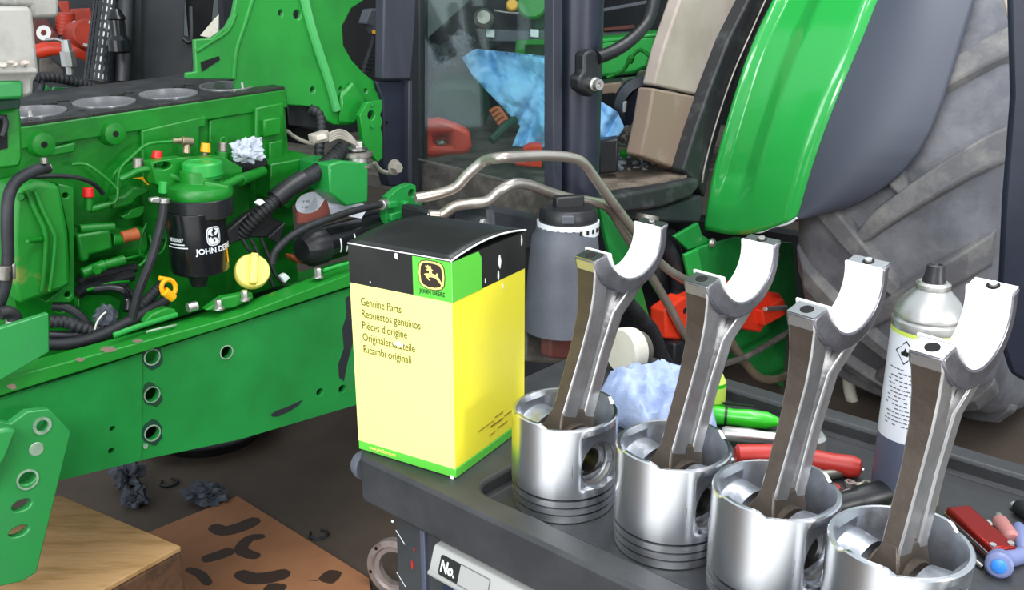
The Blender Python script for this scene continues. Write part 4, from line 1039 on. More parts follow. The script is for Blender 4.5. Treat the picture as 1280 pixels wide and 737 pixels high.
# red engine of another machine behind
redm = thing('red_machine', 'red engine of another machine behind the tractor with thick red hose', 'machine', (P(70, 60, 2.75).x, P(70, 60, 2.75).y, 0))
def rp(name, pts, D, th, m, bevel=.004): return plateD(name, pts, D, th, m, bevel, redm)
rp('engine_body', cp(c1, [(120, -40), (560, -40), (560, 400), (120, 400)]), 3.0, .3, 'dark_panel')
rp('maroon_casting', cp(c1, [(140, 80), (200, 80), (250, 150), (250, 180), (160, 200), (140, 160)]), 2.66, .05, 'rust_red')
rp('grey_flange', cp(c1, [(165, 250), (215, 245), (270, 290), (270, 330), (165, 320)]), 2.70, .05, 'grime')
rp('red_block', cp(c1, [(290, 40), (380, 35), (395, 110), (330, 120), (300, 100)]), 2.80, .08, 'red_machine')
rp('red_block', cp(c1, [(240, 5), (290, 5), (295, 60), (260, 60)]), 2.82, .08, 'red_machine')
pipeD('red_hose', cp(c1, [(160, 215, 2.64), (230, 200, 2.64), (310, 205, 2.64), (380, 235, 2.66), (430, 270, 2.68)]), 18, 'red_hose', redm, seg=16)
for i in range(6):
    bm = BM(); lathe(bm, P(*c1(275, 150 - i * 15), 2.70), Z, [(.018, 0), (.026, .004), (.026, .012), (.018, .016)], 18); obj('spring_coil', bm, 'red_machine', redm)
bm = BM(); cyl(bm, P(*c1(325, 150), 2.68), P(*c1(370, 142), 2.60), .040); obj('red_drum', bm, 'red_machine', redm, bevel=.004)
bm = BM(); ringlathe(bm, P(*c1(370, 142), 2.60), -Fw, .028, .036, 0, .004); obj('drum_rim', bm, 'steel_dull', redm)
bm = BM(); ringlathe(bm, P(*c1(192, 142), 2.58), -Fw, .008, .020, 0, .012); obj('eye_bolt', bm, 'zinc', redm)
pipeD('steel_line', cp(c1, [(192, 168, 2.57), (240, 166, 2.57), (272, 185, 2.57), (285, 225, 2.57), (290, 260, 2.57)]), 5, 'steel', redm)
bm = BM(); lathe(bm, P(*c1(295, 312), 2.57), Z, [(.010, 0), (.010, .02), (.020, .022), (.020, .06), (.014, .062), (.012, .09)], 8); obj('line_nut', bm, 'zinc', redm)
rp('steel_bracket', cp(c1, [(390, 50), (410, 45), (412, 100), (392, 105)]), 2.62, .02, 'zinc')
rp('spark_cap', cp(c1, [(300, 90), (318, 85), (320, 110), (303, 112)]), 2.62, .02, 'zinc')

# --- green cab mount plate
AW = -.03
fr = plate('cab_mount_plate', cp(c2, [(262, -60), (240, 60), (210, 115), (150, 160), (78, 165), (85, 300), (45, 305), (45, 330), (250, 332), (250, 440), (460, 440), (600, 450), (630, 505), (660, 522), (745, 525), (772, 490), (800, 470), (862, 455), (866, 415), (838, 380), (830, 340), (780, 300), (735, 250), (702, 190), (697, 110), (735, 35), (785, 5), (800, -60)]), AW, .012, 'green_plate_shaded', bevel=.003,
           holes=[c2(439, 56) + (2.2, 3.8), c2(508, 62) + (4, 5.5), c2(573, 377) + (2.2, 3.6), c2(690, 374) + (1.8, 2.8), c2(795, 381) + (1.8, 2.6)])
bm = BM(); rb = [T(*c2(x, y), AW + .004) for x, y in ((530, -40), (560, 90), (600, 220), (640, 340), (672, 462))]
tube(bm, rb, .0100, 10); obj('stiffening_rib', bm, 'green_rib_highlight', fr)
pipe('edge_fold', cp(c2, [(330, -40, AW), (290, 90, AW), (252, 210, AW), (240, 330, AW)]), 7, 'green_plate_shaded', fr)
pipe('edge_fold', cp(c2, [(85, 215, AW), (140, 180, AW), (215, 130, AW), (250, 60, AW)]), 5, 'green_plate_shaded', fr)
plate('fold_slot', cp(c2, [(105, 260), (180, 235), (185, 250), (110, 300)]), AW + .002, .002, 'hole_dark', parent=fr, bevel=0)
lug = plate('lower_bracket', cp(c2, [(770, 485), (800, 430), (862, 418), (866, 455), (855, 480), (866, 505), (858, 535), (866, 570), (866, 660), (845, 680), (785, 600)]), .03, .014, 'green_plate_shaded', bevel=.003, holes=[c2(818, 483) + (4.2, 6)])
plate('bracket_gusset', cp(c2, [(690, 400), (745, 340), (800, 420), (775, 490), (745, 525), (690, 515)]), AW + .012, .012, 'green_plate_shaded', parent=fr, bevel=.006)
hexbolt(c2(820, 530) + (.032,), TN, 2, 2, 'green', lug); hexbolt(c2(822, 440) + (.032,), TN, 2, 2, 'green', lug)
hexbolt(c2(915, 700) + (.05,), TN, 7, 9, 'wire_grey', washer=10)
pipe('brake_line', cp(c2, [(830, 680, .04), (860, 715, .04), (920, 725, .05)]), 6, 'pipe')
# dark bay right of the plate with harness
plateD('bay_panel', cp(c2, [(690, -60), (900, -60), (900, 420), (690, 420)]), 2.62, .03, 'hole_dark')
for k in range(3):
    pipe('bay_hose', cp(c2, [(868 - k * 9, -40, -.10), (866 - k * 12, 90, -.10), (850 - k * 14, 190, -.10), (815 - k * 10, 270, -.10), (800 - k * 8, 320, -.10)]), 8, 'black_rubber', ribs=.010)
plate('bay_connector', cp(c2, [(795, 100), (815, 40), (850, 35), (858, 120), (840, 145), (825, 110)]), -.08, .03, 'tank_grey', bevel=.003)
plate('bay_clip', cp(c2, [(842, 128), (862, 126), (862, 142), (845, 144)]), -.07, .02, 'yellow_ring', bevel=.001)
drum('bay_pin', c2(860, 95) + (-.07,), c2(862, 110) + (-.05,), 7, 'cream_plastic')
# hood trim and dark cowl post
plate('hood_trim', cp(c2, [(872, -60), (1008, -60), (1002, 110), (985, 332), (866, 332)]), .0, .03, 'frame_dark', bevel=.004)
plate('cowl_post', cp(c2, [(835, 340), (985, 336), (985, 780), (890, 780), (868, 690), (866, 420)]), -.02, .03, 'pillar', bevel=.004)
plate('post_edge', cp(c2, [(975, 340), (990, 338), (990, 780), (972, 780)]), -.005, .02, 'frame_dark', bevel=.002)
hexbolt(c2(885, 512) + (-.018,), TN, 1.6, 2, 'hole_dark')

# --- cab
CW = .30
PQ = T(690, 120, CW); WS = Plane(TA, PQ)          # windscreen stands across the tractor
def wsp(name, pts, th, m, off=0, bevel=.002, parent=None):
    pl = Plane(TA, PQ + TA * off); bm = BM(); prism(bm, [pl.pt(*p) for p in pts], TA * th); return obj(name, bm, m, parent or tractor, bevel=bevel)
wsp('windscreen', [(522, -25), (686, -25), (686, 240), (640, 229), (523, 199)], .005, 'glass', 0, 0)
wsp('screen_frame', [(512, -25), (524, -25), (524, 262), (512, 262)], .03, 'dark_panel', -.01)
wsp('screen_frame', [(680, -25), (692, -25), (692, 245), (680, 245)], .03, 'frame_dark', -.02)
wsp('wiper_rod', [(523, 198), (640, 227), (640, 229), (523, 200)], .006, 'steel_dull', -.02, 0)
wsp('cowl_panel', [(516, 202), (640, 231), (690, 243), (690, 300), (516, 300)], .02, 'grime', .0)
pb = T(719, 252, CW); kp = (pb - CAM).dot(Fw) / FPX
bm = BM(); lathe(bm, pb, Z, [(29 * kp, 0), (29 * kp, zat(719, -30, pb) - pb.z)], 36); pil = obj('cab_pillar', bm, 'pillar', tractor)
# grab rail on the pillar
hr = pipe('grab_rail', cp(c5, [(905, -60, CW + .10), (895, 20, CW + .10), (870, 85, CW + .10), (820, 140, CW + .10), (760, 180, CW + .09), (700, 205, CW + .08)]), 16.5, 'black_plastic', seg=16)
plate('rail_lug', cp(c5, [(655, 190), (685, 172), (708, 190), (712, 320), (680, 345), (640, 320), (635, 275), (655, 255)]), CW + .085, .03, 'black_plastic', parent=hr, bevel=.006)
kx = DW(*c5(688, 298), CW + .09) / FPX
bm = BM(); lathe(bm, T(*c5(688, 298), CW + .088), (TN - TA * .2), [(8.5 * kx, 0), (8.5 * kx, .004), (6.8 * kx, .005), (6.8 * kx, .018), (3.5 * kx, .018), (3.5 * kx, .010)], 20); obj('rail_bolt', bm, 'zinc', hr)
# cab interior shell
ZF = T(800, 236, CW).z
def fl(u, v, z): return Vector((PQ.x, PQ.y, 0)) + TA * u - TN * v + Z * z
bm = BM(); prism(bm, [fl(.01, -.0, ZF - .03), fl(1.5, -.0, ZF - .03), fl(1.5, 1.3, ZF - .03), fl(.01, 1.3, ZF - .03)], Z * .03); obj('cab_floor', bm, 'cab_floor', tractor)
bm = BM(); prism(bm, [fl(1.5, -.1, ZF), fl(1.53, -.1, ZF), fl(1.53, 1.4, ZF), fl(1.5, 1.4, ZF)], Z * 1.5); obj('cab_rear_wall', bm, 'dark_panel', tractor)
bm = BM(); prism(bm, [fl(0, 1.3, ZF), fl(1.5, 1.3, ZF), fl(1.5, 1.33, ZF), fl(0, 1.33, ZF)], Z * 1.5); obj('cab_side_wall', bm, 'dark_panel', tractor)
bm = BM(); prism(bm, [fl(-.1, -.1, ZF + 1.5), fl(1.6, -.1, ZF + 1.5), fl(1.6, 1.4, ZF + 1.5), fl(-.1, 1.4, ZF + 1.5)], Z * .08); obj('cab_roof', bm, 'green', tractor)
# inside the cab, seen through the screen
plateD('rear_window', cp(e6, [(82, -60), (270, -60), (265, 5), (85, 165)]), 3.2, .02, 'wall_paint')
plateD('seat_base', cp(e6, [(110, 330), (180, 300), (290, 310), (340, 360), (350, 420), (330, 480), (280, 540), (150, 470), (110, 420)]), 2.85, .25, 'primer', bevel=.03)
plateD('seat_back', cp(e6, [(110, 200), (200, 150), (300, 165), (520, 70), (620, 60), (620, 330), (300, 330), (110, 330)]), 3.05, .10, 'dark_panel', bevel=.03)
plateD('control_box', cp(e6, [(330, 112), (500, 118), (560, 116), (560, 165), (335, 160)]), 2.95, .05, 'tank_grey', bevel=.004)
for x in (330, 500): plateD('control_light', cp(e6, [(x, 112), (x + 33, 114), (x + 33, 145), (x, 142)]), 2.93, .01, 'white_print', bevel=.002)
plateD('green_lever_frame', cp(e6, [(445, 155), (620, 150), (620, 172), (480, 172), (478, 230), (440, 225)]), 2.90, .03, 'green_engine')
bm = BM(); lathe(bm, P(*e6(506, 20), 2.9), -Fw, [(.045, 0), (.045, .015), (.04, .02)], 24); obj('green_knob', bm, 'green_engine', tractor)
bm = BM(); lathe(bm, P(*e6(430, 24), 2.9), -Fw, [(.018, 0), (.018, .015), (.014, .02)], 20); obj('yellow_knob', bm, 'yellow_ring', tractor)
bm = BM(); lathe(bm, P(*e6(322, 76), 2.9), -Fw, [(.03, 0), (.03, .02), (.02, .03)], 16); obj('dash_nut', bm, 'steel_dull', tractor)
pipeD('dash_cable', cp(e6, [(360, 40, 2.9), (430, 50, 2.9), (500, 48, 2.9), (560, 45, 2.9)]), 3, 'steel_dull')
for i, (x, y) in enumerate(((235, 150), (215, 185), (260, 165), (150, 235), (130, 200), (185, 240), (240, 200))):
    bm = BM(); blob(bm, P(*e6(x, y), 2.8), .022, .02, .022, .5, 2.5, 3, i); obj('lever_fitting', bm, 'grey_rag', tractor)
bm = BM(); tube(bm, [P(*e6(350, 540), 2.5), P(*e6(400, 490), 2.52), P(*e6(440, 460), 2.55)], .012, 10); obj('pedal_arm', bm, 'primer', tractor)
for i in range(4):
    bm = BM(); tube(bm, [P(*e6(345 + i * 10, 430 + i * 16), 2.55), P(*e6(375 + i * 10, 415 + i * 14), 2.55), P(*e6(395 + i * 8, 440 + i * 12), 2.55)], .006, 8); obj('copper_coil', bm, 'orange_clay', tractor)
# right of the pillar: door opening
def pd(name, pts, D, th, m, bevel=.003): return plateD(name, cp(c5, pts), D, th, m, bevel)
pd('dash_rail', [(715, 30), (880, 0), (880, 14), (715, 44)], 3.1, .02, 'tank_grey')
pd('window_strip', [(715, 112), (760, 108), (930, 116), (915, 135), (715, 146)], 3.06, .02, 'tank_grey')
pd('red_strap', [(720, 100), (830, 88), (835, 102), (720, 112)], 3.04, .03, 'rust_red')
pd('white_tag', [(928, 70), (950, 64), (962, 72), (935, 88)], 2.9, .01, 'white_print', 0)
pd('lever_column', [(880, 130), (945, 115), (935, 320), (880, 320)], 3.06, .05, 'black_plastic')
pd('valve_block', [(715, 280), (890, 262), (895, 300), (800, 310), (715, 300)], 2.86, .05, 'primer')
pd('valve_bracket', [(715, 300), (800, 290), (808, 320), (770, 345), (760, 330), (715, 335)], 2.84, .05, 'beige_dirty')
bm = BM(); a_, b_ = P(*c5(790, 385), 2.76), P(*c5(870, 375), 2.74)
lathe(bm, a_, b_ - a_, [(.030, 0), (.085, .01), (.085, .05), (.100, .06), (.100, .09), (.088, .095), (.088, .13), (.10, .14), (.10, .17), (.06, .18)], 32); obj('blower_motor', bm, 'steel_dull', tractor)
bm = BM(); lathe(bm, P(*c5(858, 378), 2.66), (TN - TA * .8), [(.085, 0), (.085, .02), (.06, .03), (.05, .01)], 28); obj('blower_hub', bm, 'pillar', tractor)
pd('motor_clip', [(790, 360), (806, 358), (802, 400), (786, 402)], 2.62, .01, 'zinc')
pipeD('green_brake_line', cp(c5, [(735, 275, 2.7), (790, 250, 2.68), (815, 210, 2.66), (852, 176, 2.65), (895, 205, 2.62), (940, 198, 2.60)]), 5, 'green_engine', k=3)
for (x0, y0, x1, y1, w_) in ((812, 222, 822, 200, 9), (930, 200, 960, 186, 10), (855, 515, 868, 520, 12), (788, 550, 800, 540, 11)):
    bm = BM(); cyl(bm, P(*c5(x0, y0), 2.58), P(*c5(x1, y1), 2.57), w_ * 2.58 / FPX / 2, seg=6); obj('line_nut', bm, 'green_engine', tractor, bevel=.001)
pipeD('short_line', cp(c5, [(775, 513, 2.58), (820, 516, 2.58), (860, 518, 2.58)]), 4, 'primer')
pd('black_module', [(703, 500), (775, 490), (772, 610), (703, 620)], 2.50, .06, 'black_plastic', .006)
bm = BM()
for i in range(26):
    x, y = random.uniform(770, 900), random.uniform(545, 605); c = PZ(*c5(x, y), ZF + .004); blob(bm, c, random.uniform(.004, .012), random.uniform(.004, .012), random.uniform(.003, .008), .5, 3, 2, i)
tag(obj('floor_debris', bm, 'foil', tractor), kind='stuff')
for i, (x, y) in enumerate(((815, 485), (835, 495), (800, 480), (830, 475))):
    bm = BM(); blob(bm, P(*c5(x, y), 2.6), .022, .02, .024, .5, 2.5, 3, i + 20); obj('valve_lump', bm, 'grime', tractor)
# B-post trim, seal, sill
trim = plate('post_trim', cp(d4, [(300, -60), (520, -60), (508, 0), (470, 60), (420, 180), (377, 308), (360, 316), (205, 280), (235, 160), (290, 0)]), .27, .04, 'beige', bevel=.006)
plate('trim_lower', cp(d4, [(203, 290), (368, 322), (290, 565), (250, 545), (160, 512), (185, 400)]), .272, .05, 'beige_dirty', parent=trim, bevel=.006)
pipe('trim_edge', cp(d4, [(500, 0, .275), (460, 80, .275), (415, 195, .275), (370, 312, .275)]), 4.5, 'beige', trim)
pipe('trim_edge', cp(d4, [(362, 325, .277), (330, 440, .277), (292, 560, .277)]), 4, 'beige_dirty', trim)
hexbolt(d4(360, 305) + (.275,), TN, 2, 2, 'hole_dark', trim)
seal = plate('door_seal', cp(d4, [(530, -60), (625, -60), (600, 0), (560, 60), (480, 240), (430, 400), (390, 540), (372, 650), (352, 610), (320, 580), (300, 560), (340, 430), (385, 300), (450, 130), (515, 0)]), .31, .05, 'seal', bevel=.006)
pipe('seal_bead', cp(d4, [(570, 0, .315), (530, 90, .315), (465, 240, .315), (410, 400, .315), (372, 540, .315), (362, 600, .315)]), 3, 'steel_dull', seal)
sill = plate('door_sill', cp(d4, [(10, 655), (200, 620), (350, 585), (356, 612), (325, 648), (230, 682), (10, 712)]), CW + .03, .06, 'seal', bevel=.008)
plate('sill_lower', cp(d4, [(10, 700), (230, 684), (362, 640), (372, 672), (355, 735), (130, 725), (10, 725)]), CW + .01, .05, 'tank_dark', parent=sill, bevel=.008)
bm = BM(); prism(bm, [PZ(*d4(x, y), ZF + .001) for x, y in ((10, 590), (110, 562), (180, 545), (300, 572), (312, 584), (10, 642))], Z * .006); obj('floor_mat', bm, 'carpet', tractor)
bm = BM(); cyl(bm, T(*d4(180, 725), CW + .06), T(*d4(184, 705), CW + .06), .030, .028, 20); obj('body_mount', bm, 'steel_dull', tractor)

# --- rear wheel and fender
Pf = P(992, 224, 2.55); WR_ = .80
Wc = Pf + TA * WR_ + TN * .24; Wc.z = .80
def on_cyl(px, py, r):
    d = ray(px, py); o_ = CAM - Wc
    dp = d - TN * d.dot(TN); op = o_ - TN * o_.dot(TN)
    a_, b_, c_ = dp.dot(dp), 2 * dp.dot(op), op.dot(op) - r * r; D_ = b_ * b_ - 4 * a_ * c_
    if D_ < 0: D_ = 0
    return CAM + d * ((-b_ - math.sqrt(D_)) / (2 * a_))
def lerp_tab(tab, y, i):
    for p, q in zip(tab, tab[1:]):
        if p[0] <= y <= q[0]:
            t = (y - p[0]) / (q[0] - p[0]); return p[i] + (q[i] - p[i]) * t
    return tab[0][i] if y < tab[0][0] else tab[-1][i]
gt = [(-40, 983, 1114), (0, 967, 1096), (41, 947, 1080), (81, 931, 1063), (122, 918, 1046), (163, 906, 1030), (203, 895, 1016), (244, 886, 1004), (272, 881, 997)]
def green_f(u, v):
    y = -40 + v * 312; x0, x1 = lerp_tab(gt, y, 1), lerp_tab(gt, y, 2)
    y2 = y + (14 + 8 * math.sin(math.pi * u)) * max(0, (v - .85) / .15) * (1 - u ** 3)
    x = x0 + (x1 - x0) * u
    r = .87
    ch = max(0, min(1, (u - .02) / .08)) * max(0, min(1, (.47 - u) / .16)) * max(0, min(1, (.93 - v) / .10))
    r -= .022 * ch
    r -= .030 * max(0, (u - .86) / .14) ** 2
    p = on_cyl(x, y2, .87); rad = (p - Wc); rad -= TN * rad.dot(TN)
    return p + rad.normalized() * (r - .87)
bm = BM(); gridsurf(bm, green_f, 40, 60); fen = obj('fender', bm, 'green_fender', tractor, solid=.012, smooth=60, label='glossy bright green rear fender panel')
et = [(-40, 1114, 1226), (0, 1096, 1212), (41, 1080, 1199), (81, 1063, 1187), (122, 1046, 1174), (163, 1030, 1158), (190, 1021, 1143), (215, 1012, 1122), (235, 1006, 1098), (250, 1002, 1075), (262, 999, 1050), (270, 997, 1018), (273, 996, 1000)]
def grey_f(u, v):
    y = -40 + v * 313; x0, x1 = lerp_tab(et, y, 1), lerp_tab(et, y, 2); x = x0 + (x1 - x0) * u
    p = on_cyl(x, y, .85); rad = (p - Wc); rad -= TN * rad.dot(TN)
    return p + rad.normalized() * (.018 * math.sin(math.pi * min(1, u * 1.0)) - .03 * u * u)
bm = BM(); gridsurf(bm, grey_f, 24, 60); obj('fender_extension', bm, 'fender_grey', tractor, solid=.012, smooth=60, label='matt grey plastic fender extension')
bm = BM(); tube(bm, [on_cyl(x, y, .872) for x, y in ((925, 289), (930, 288), (950, 290), (965, 284), (985, 279), (996, 272))], .003, 6); obj('chipped_edge', bm, 'white_print', fen)
# tyre
bm = BM(); lathe(bm, Wc, TN, [(.40, -.19), (.58, -.25), (.68, -.262), (.735, -.25), (.765, -.20), (.775, -.1), (.780, 0), (.775, .1), (.765, .20), (.735, .25), (.68, .262), (.58, .25), (.40, .19)], 96)
tyre = obj('rear_tyre', bm, 'tyre', tractor, smooth=60, label='large grey dusty rear tyre with deep lugs')
bm = BM(); lathe(bm, Wc, TN, [(.05, -.15), (.41, -.19), (.42, .19), (.40, .20), (.36, .10), (.12, .08), (.12, .14), (.03, .15)], 48); obj('wheel_rim', bm, 'dark_panel', tractor)
_, tu, tv = frame_of(TN)
th_front = math.atan2((-TA).dot(tv), (-TA).dot(tu)); th_up = math.atan2(Z.dot(tv), Z.dot(tu)); sgn = 1 if ((th_up - th_front + math.pi) % (2 * math.pi) - math.pi) > 0 else -1
def tyre_r(ax): return .780 - .02 * (abs(ax) / .2) ** 2 if abs(ax) < .2 else .765 - (abs(ax) - .2) * .6
def surf(ang, ax, h):
    a = th_front + sgn * ang; return Wc + TN * ax + (tu * math.cos(a) + tv * math.sin(a)) * (tyre_r(ax) + h)
for side in (1, -1):
    for i in range(-4, 6):
        bm = BM(); rows = []; base = R(20 * i + (10 if side < 0 else 0) - 9)
        for s in range(9):
            t = s / 8; ax = side * (-.06 + .315 * t); ang = base + R(21) * t ** .9; hw = (.034 + .014 * t) / .8
            hgt = .030 if s < 8 else .010
            if s == 0: hgt = .020; hw *= .7
            rows.append([bm.verts.new(surf(ang + d_ * hw, ax, hh)) for d_, hh in ((-1.25, -.012), (-.9, hgt), (.9, hgt), (1.25, -.012))])
        for A_, B_ in zip(rows, rows[1:]):
            for q in range(4): bm.faces.new((A_[q], A_[(q + 1) % 4], B_[(q + 1) % 4], B_[q]))
        bm.faces.new(rows[0]); bm.faces.new(rows[-1]); obj('tyre_lug', bm, 'tyre_lug', tyre, bevel=.006)
def pix(p): q = p - CAM; return (640 + FPX * q.x / q.dot(Fw), 368.5 - FPX * q.dot(Up) / q.dot(Fw))
print('TYRE', [pix(surf(R(a), ax, 0)) for a in (-25, 0, 25) for ax in (-.25, 0, .2, .25)])
# --- fuel tank with filler neck, pipes and the lower chassis
TW = .50
tb = T(704, 408, TW); kt = (tb - CAM).dot(Fw) / FPX
def ht(py): return zat(704, py, tb) - tb.z
bm = BM(); lathe(bm, tb, Z, [(50 * kt, 0), (48 * kt, ht(380)), (43 * kt, ht(320)), (40 * kt, ht(294)), (36 * kt, ht(288)), (35 * kt, ht(282))], 40); neck = obj('filler_neck', bm, 'tank_grey', tractor)
tc_ = T(710, 285, TW); kc = (tc_ - CAM).dot(Fw) / FPX
def hc(py): return zat(710, py, tc_) - tc_.z
bm = BM(); lathe(bm, tc_, Z, [(38.5 * kc, hc(291)), (39 * kc, hc(275))], 40); obj('cap_band', bm, 'white_print', neck)
for i in range(26):
    a = 2 * math.pi * i / 26; q = Vector((math.cos(a), math.sin(a), 0)); bm = BM(); box(bm, tc_ + q * 39.1 * kc + Z * hc(283), q * .0008, q.cross(Z) * .0028, Z * .0042); obj('band_mark', bm, 'ink_black', neck)
bm = BM(); lathe(bm, tc_, Z, [(36 * kc, hc(278)), (37 * kc, hc(276)), (36 * kc, hc(262)), (33 * kc, hc(258)), (12 * kc, hc(256))], 40); fcap = obj('fuel_cap', bm, 'black_plastic', neck)
bm = BM(); top_c = tc_ + Z * hc(256); box(bm, top_c + Z * .005, Vector((.9, .3, 0)) * 20 * kc, Vector((-.3, .9, 0)) * 8 * kc, Z * 9 * kc); obj('cap_lever', bm, 'black_plastic', neck, bevel=.004)
bm = BM(); box(bm, tc_ + Vector((-.004, -36 * kc, hc(266))), X * 8 * kc, Y * .004, Z * 5 * kc); obj('cap_lock', bm, 'tank_grey', neck, bevel=.002)
plate('tank_base', [(655, 412), (692, 405), (720, 404), (724, 450), (690, 456), (655, 452)], TW - .05, .08, 'grime', bevel=.01)
plate('tank_rust', [(690, 404), (722, 404), (720, 450), (688, 448)], TW + .02, .03, 'rust_red', bevel=.006)
plate('fuel_tank', [(612, 256), (672, 268), (676, 310), (658, 316), (656, 430), (598, 430), (598, 300), (614, 280)], TW - .12, .12, 'tank_dark', bevel=.012)
plate('fuel_tank', [(540, 262), (606, 268), (600, 300), (604, 420), (540, 420)], TW - .22, .10, 'black_plastic', bevel=.01)
hexbolt((602, 277, TW - .10), TN, 4, 5, 'zinc'); hexbolt((612, 300, TW - .10), TN, 2.5, 3, 'zinc')
f7 = crop(500, 180, 3.07)
PW = .44
pipe('steel_pipe', cp(f7, [(60, 208, PW - .14), (150, 190, PW - .12), (215, 165, PW - .1), (262, 115, PW - .08), (325, 65, PW - .05), (390, 52, PW), (480, 46, PW), (570, 44, PW), (655, 52, PW), (705, 75, PW), (760, 148, PW)]) + [(777, 268, PW), (825, 328, PW), (862, 353, PW), (905, 378, PW - .04)], 13.5, 'pipe', seg=16, k=8)
pipe('steel_pipe', cp(f7, [(110, 272, PW - .14), (160, 270, PW - .12), (210, 238, PW - .1), (270, 228, PW - .08), (335, 218, PW - .06), (385, 178, PW - .04), (435, 152, PW - .03), (490, 155, PW - .03), (560, 180, PW - .03), (640, 205, PW - .03), (720, 218, PW - .03), (780, 232, PW - .03), (815, 262, PW - .03), (850, 320, PW - .03)]) + [(814, 345, PW - .03), (836, 382, PW - .03), (858, 421, PW - .03), (880, 440, PW - .1)], 13, 'pipe', seg=16, k=8)
drum('pipe_collar', f7(110, 272) + (PW - .13,), f7(150, 272) + (PW - .12,), 12, 'pipe')
pipe('steel_pipe', cp(d5, [(355, 490, PW - .05), (390, 545, PW - .05), (430, 598, PW - .05), (470, 640, PW - .05), (520, 655, PW - .05), (570, 645, PW - .05), (620, 620, PW - .05), (660, 600, PW - .05)]), 10.5, 'pipe_brass', seg=14)
pipe('pale_hose', cp(d6, [(735, -160, PW + .1), (740, -60, PW + .1), (745, 20, PW + .1), (760, 90, PW + .1), (800, 160, PW + .1)]), 15, 'cream_plastic', seg=14)
# lower chassis: step plates, red bracket, hoses
plate('transmission_case', [(530, 285), (760, 250), (1010, 290), (1010, 560), (530, 560)], .10, .25, 'tank_dark', bevel=.02)
stp = plate('step_plate', cp(d5, [(180, 155), (258, 118), (390, 84), (535, 98), (612, 106), (640, 400), (590, 460), (575, 690), (500, 640), (420, 600), (330, 565), (240, 420)]), .34, .012, 'green', bevel=.003)
plate('step_fold', cp(d5, [(180, 155), (235, 130), (262, 280), (205, 275)]), .352, .012, 'green_fender', parent=stp, bevel=.003)
plate('step_plate', cp(d5, [(138, 82), (235, 26), (250, 75), (290, 100), (195, 136)]), .33, .012, 'green', bevel=.003)
for p in ((288, 107), (545, 160)): hexbolt(d5(*p) + (.345,), TN, 4.5, 4, 'zinc', stp, washer=6)
plate('step_strip', [(748, 252), (772, 250), (795, 330), (813, 400), (798, 404), (770, 350)], .36, .012, 'green', bevel=.002)
rg = plate('red_bracket', cp(d5, [(103, 378), (180, 322), (200, 330), (330, 275), (365, 262), (440, 300), (510, 302), (560, 308), (583, 340), (585, 395), (500, 440), (485, 468), (400, 452), (330, 480), (250, 470), (190, 496), (104, 490)]), .40, .05, 'red_plastic', bevel=.006, label='bright orange-red plastic bracket')  # separate red plastic bracket, parented to the tractor
plate('red_bracket_face', cp(d5, [(490, 380), (575, 330), (584, 396), (500, 440)]), .425, .03, 'red_plastic', parent=rg, bevel=.004)
drum('red_bracket_pin', d5(500, 372) + (.43,), d5(585, 366) + (.43,), 6.5, 'zinc', None, rg)
bm = BM(); lathe(bm, T(*d5(180, 378), .401), TN, [(.008, 0), (.008, .001)], 14); obj('red_bracket_hole', bm, 'hole_dark', rg)
pipe('dusty_cable', cp(d5, [(340, 590, .40), (420, 565, .41), (500, 520, .41), (600, 460, .40)]), 8, 'grime')
pipe('black_hose', cp(d5, [(-60, 330, .44), (0, 400, .44), (50, 460, .44), (90, 560, .44), (130, 620, .42)]), 17, 'black_rubber', seg=14)
pipe('black_hose', cp(d5, [(100, 120, .30), (140, 200, .31), (150, 300, .31), (120, 380, .31)]), 20, 'black_rubber', seg=14)
plate('black_cover', cp(d5, [(80, 60), (150, 50), (180, 150), (190, 250), (100, 330), (70, 250)]), .28, .04, 'tank_dark', bevel=.012)
plate('black_clip', cp(d5, [(140, 510), (180, 498), (190, 640), (135, 620)]), .42, .04, 'black_plastic', bevel=.006)
# dark plastic part beyond the wheel
plateD('mudguard_flap', [(1258, -20), (1330, -20), (1330, 475), (1281, 479), (1262, 468), (1250, 430), (1246, 380), (1252, 250), (1262, 120)], 1.75, .03, 'pillar', bevel=.01)
pipeD('flap_edge', [(1252, -20, 1.76), (1262, 20, 1.76), (1272, 60, 1.76), (1284, 110, 1.76)], 6, 'beige')
# ------------------------------------------------------------------ loose things in and on the tractor
def rows_sheet(Ls, Rs, nu, nv, D, amp, freq, seed, dfun=None):
    def tab(tb, v):
        t = v * (len(tb) - 1); i = min(int(t), len(tb) - 2); f = t - i
        return tb[i][0] + (tb[i + 1][0] - tb[i][0]) * f, tb[i][1] + (tb[i + 1][1] - tb[i][1]) * f
    def fn(u, v):
        a, b = tab(Ls, v), tab(Rs, v); x, y = a[0] + (b[0] - a[0]) * u, a[1] + (b[1] - a[1]) * u
        q = Vector((x / 40 * freq + seed, y / 60 * freq, seed)); h = noise.fractal(q, 1.0, 2.0, 4); r_ = 1 - 2.2 * abs(noise.noise(Vector((x / 26 + y / 60 + seed, y / 90, 1))))
        return P(x, y, D + amp * (h * .7 + r_ * .5) + (dfun(u, v) if dfun else 0))
    bm = BM(); gridsurf(bm, fn, nu, nv); return bm
bm = rows_sheet([(594, 61), (577, 72), (592, 97), (624, 130), (650, 158), (640, 183)], [(640, 66), (700, 72), (744, 122), (772, 140), (781, 160), (762, 187)], 80, 60, 2.58, .065, 1.1, 3)
tag(obj('paper_sheet', bm, 'blue_paper', solid=.0015, smooth=50), 'crumpled light blue paper sheet hanging in the cab behind the pillar', 'paper')
rb_ = plateD('red_tray', cp(e6, [(78, 468), (150, 458), (215, 480), (268, 505), (275, 560), (265, 590), (120, 608), (80, 598)]), 2.52, .06, 'red_plastic', .012, own=True)
tag(rb_, 'red plastic part with a square opening on the cab floor behind the windscreen', 'plastic part')
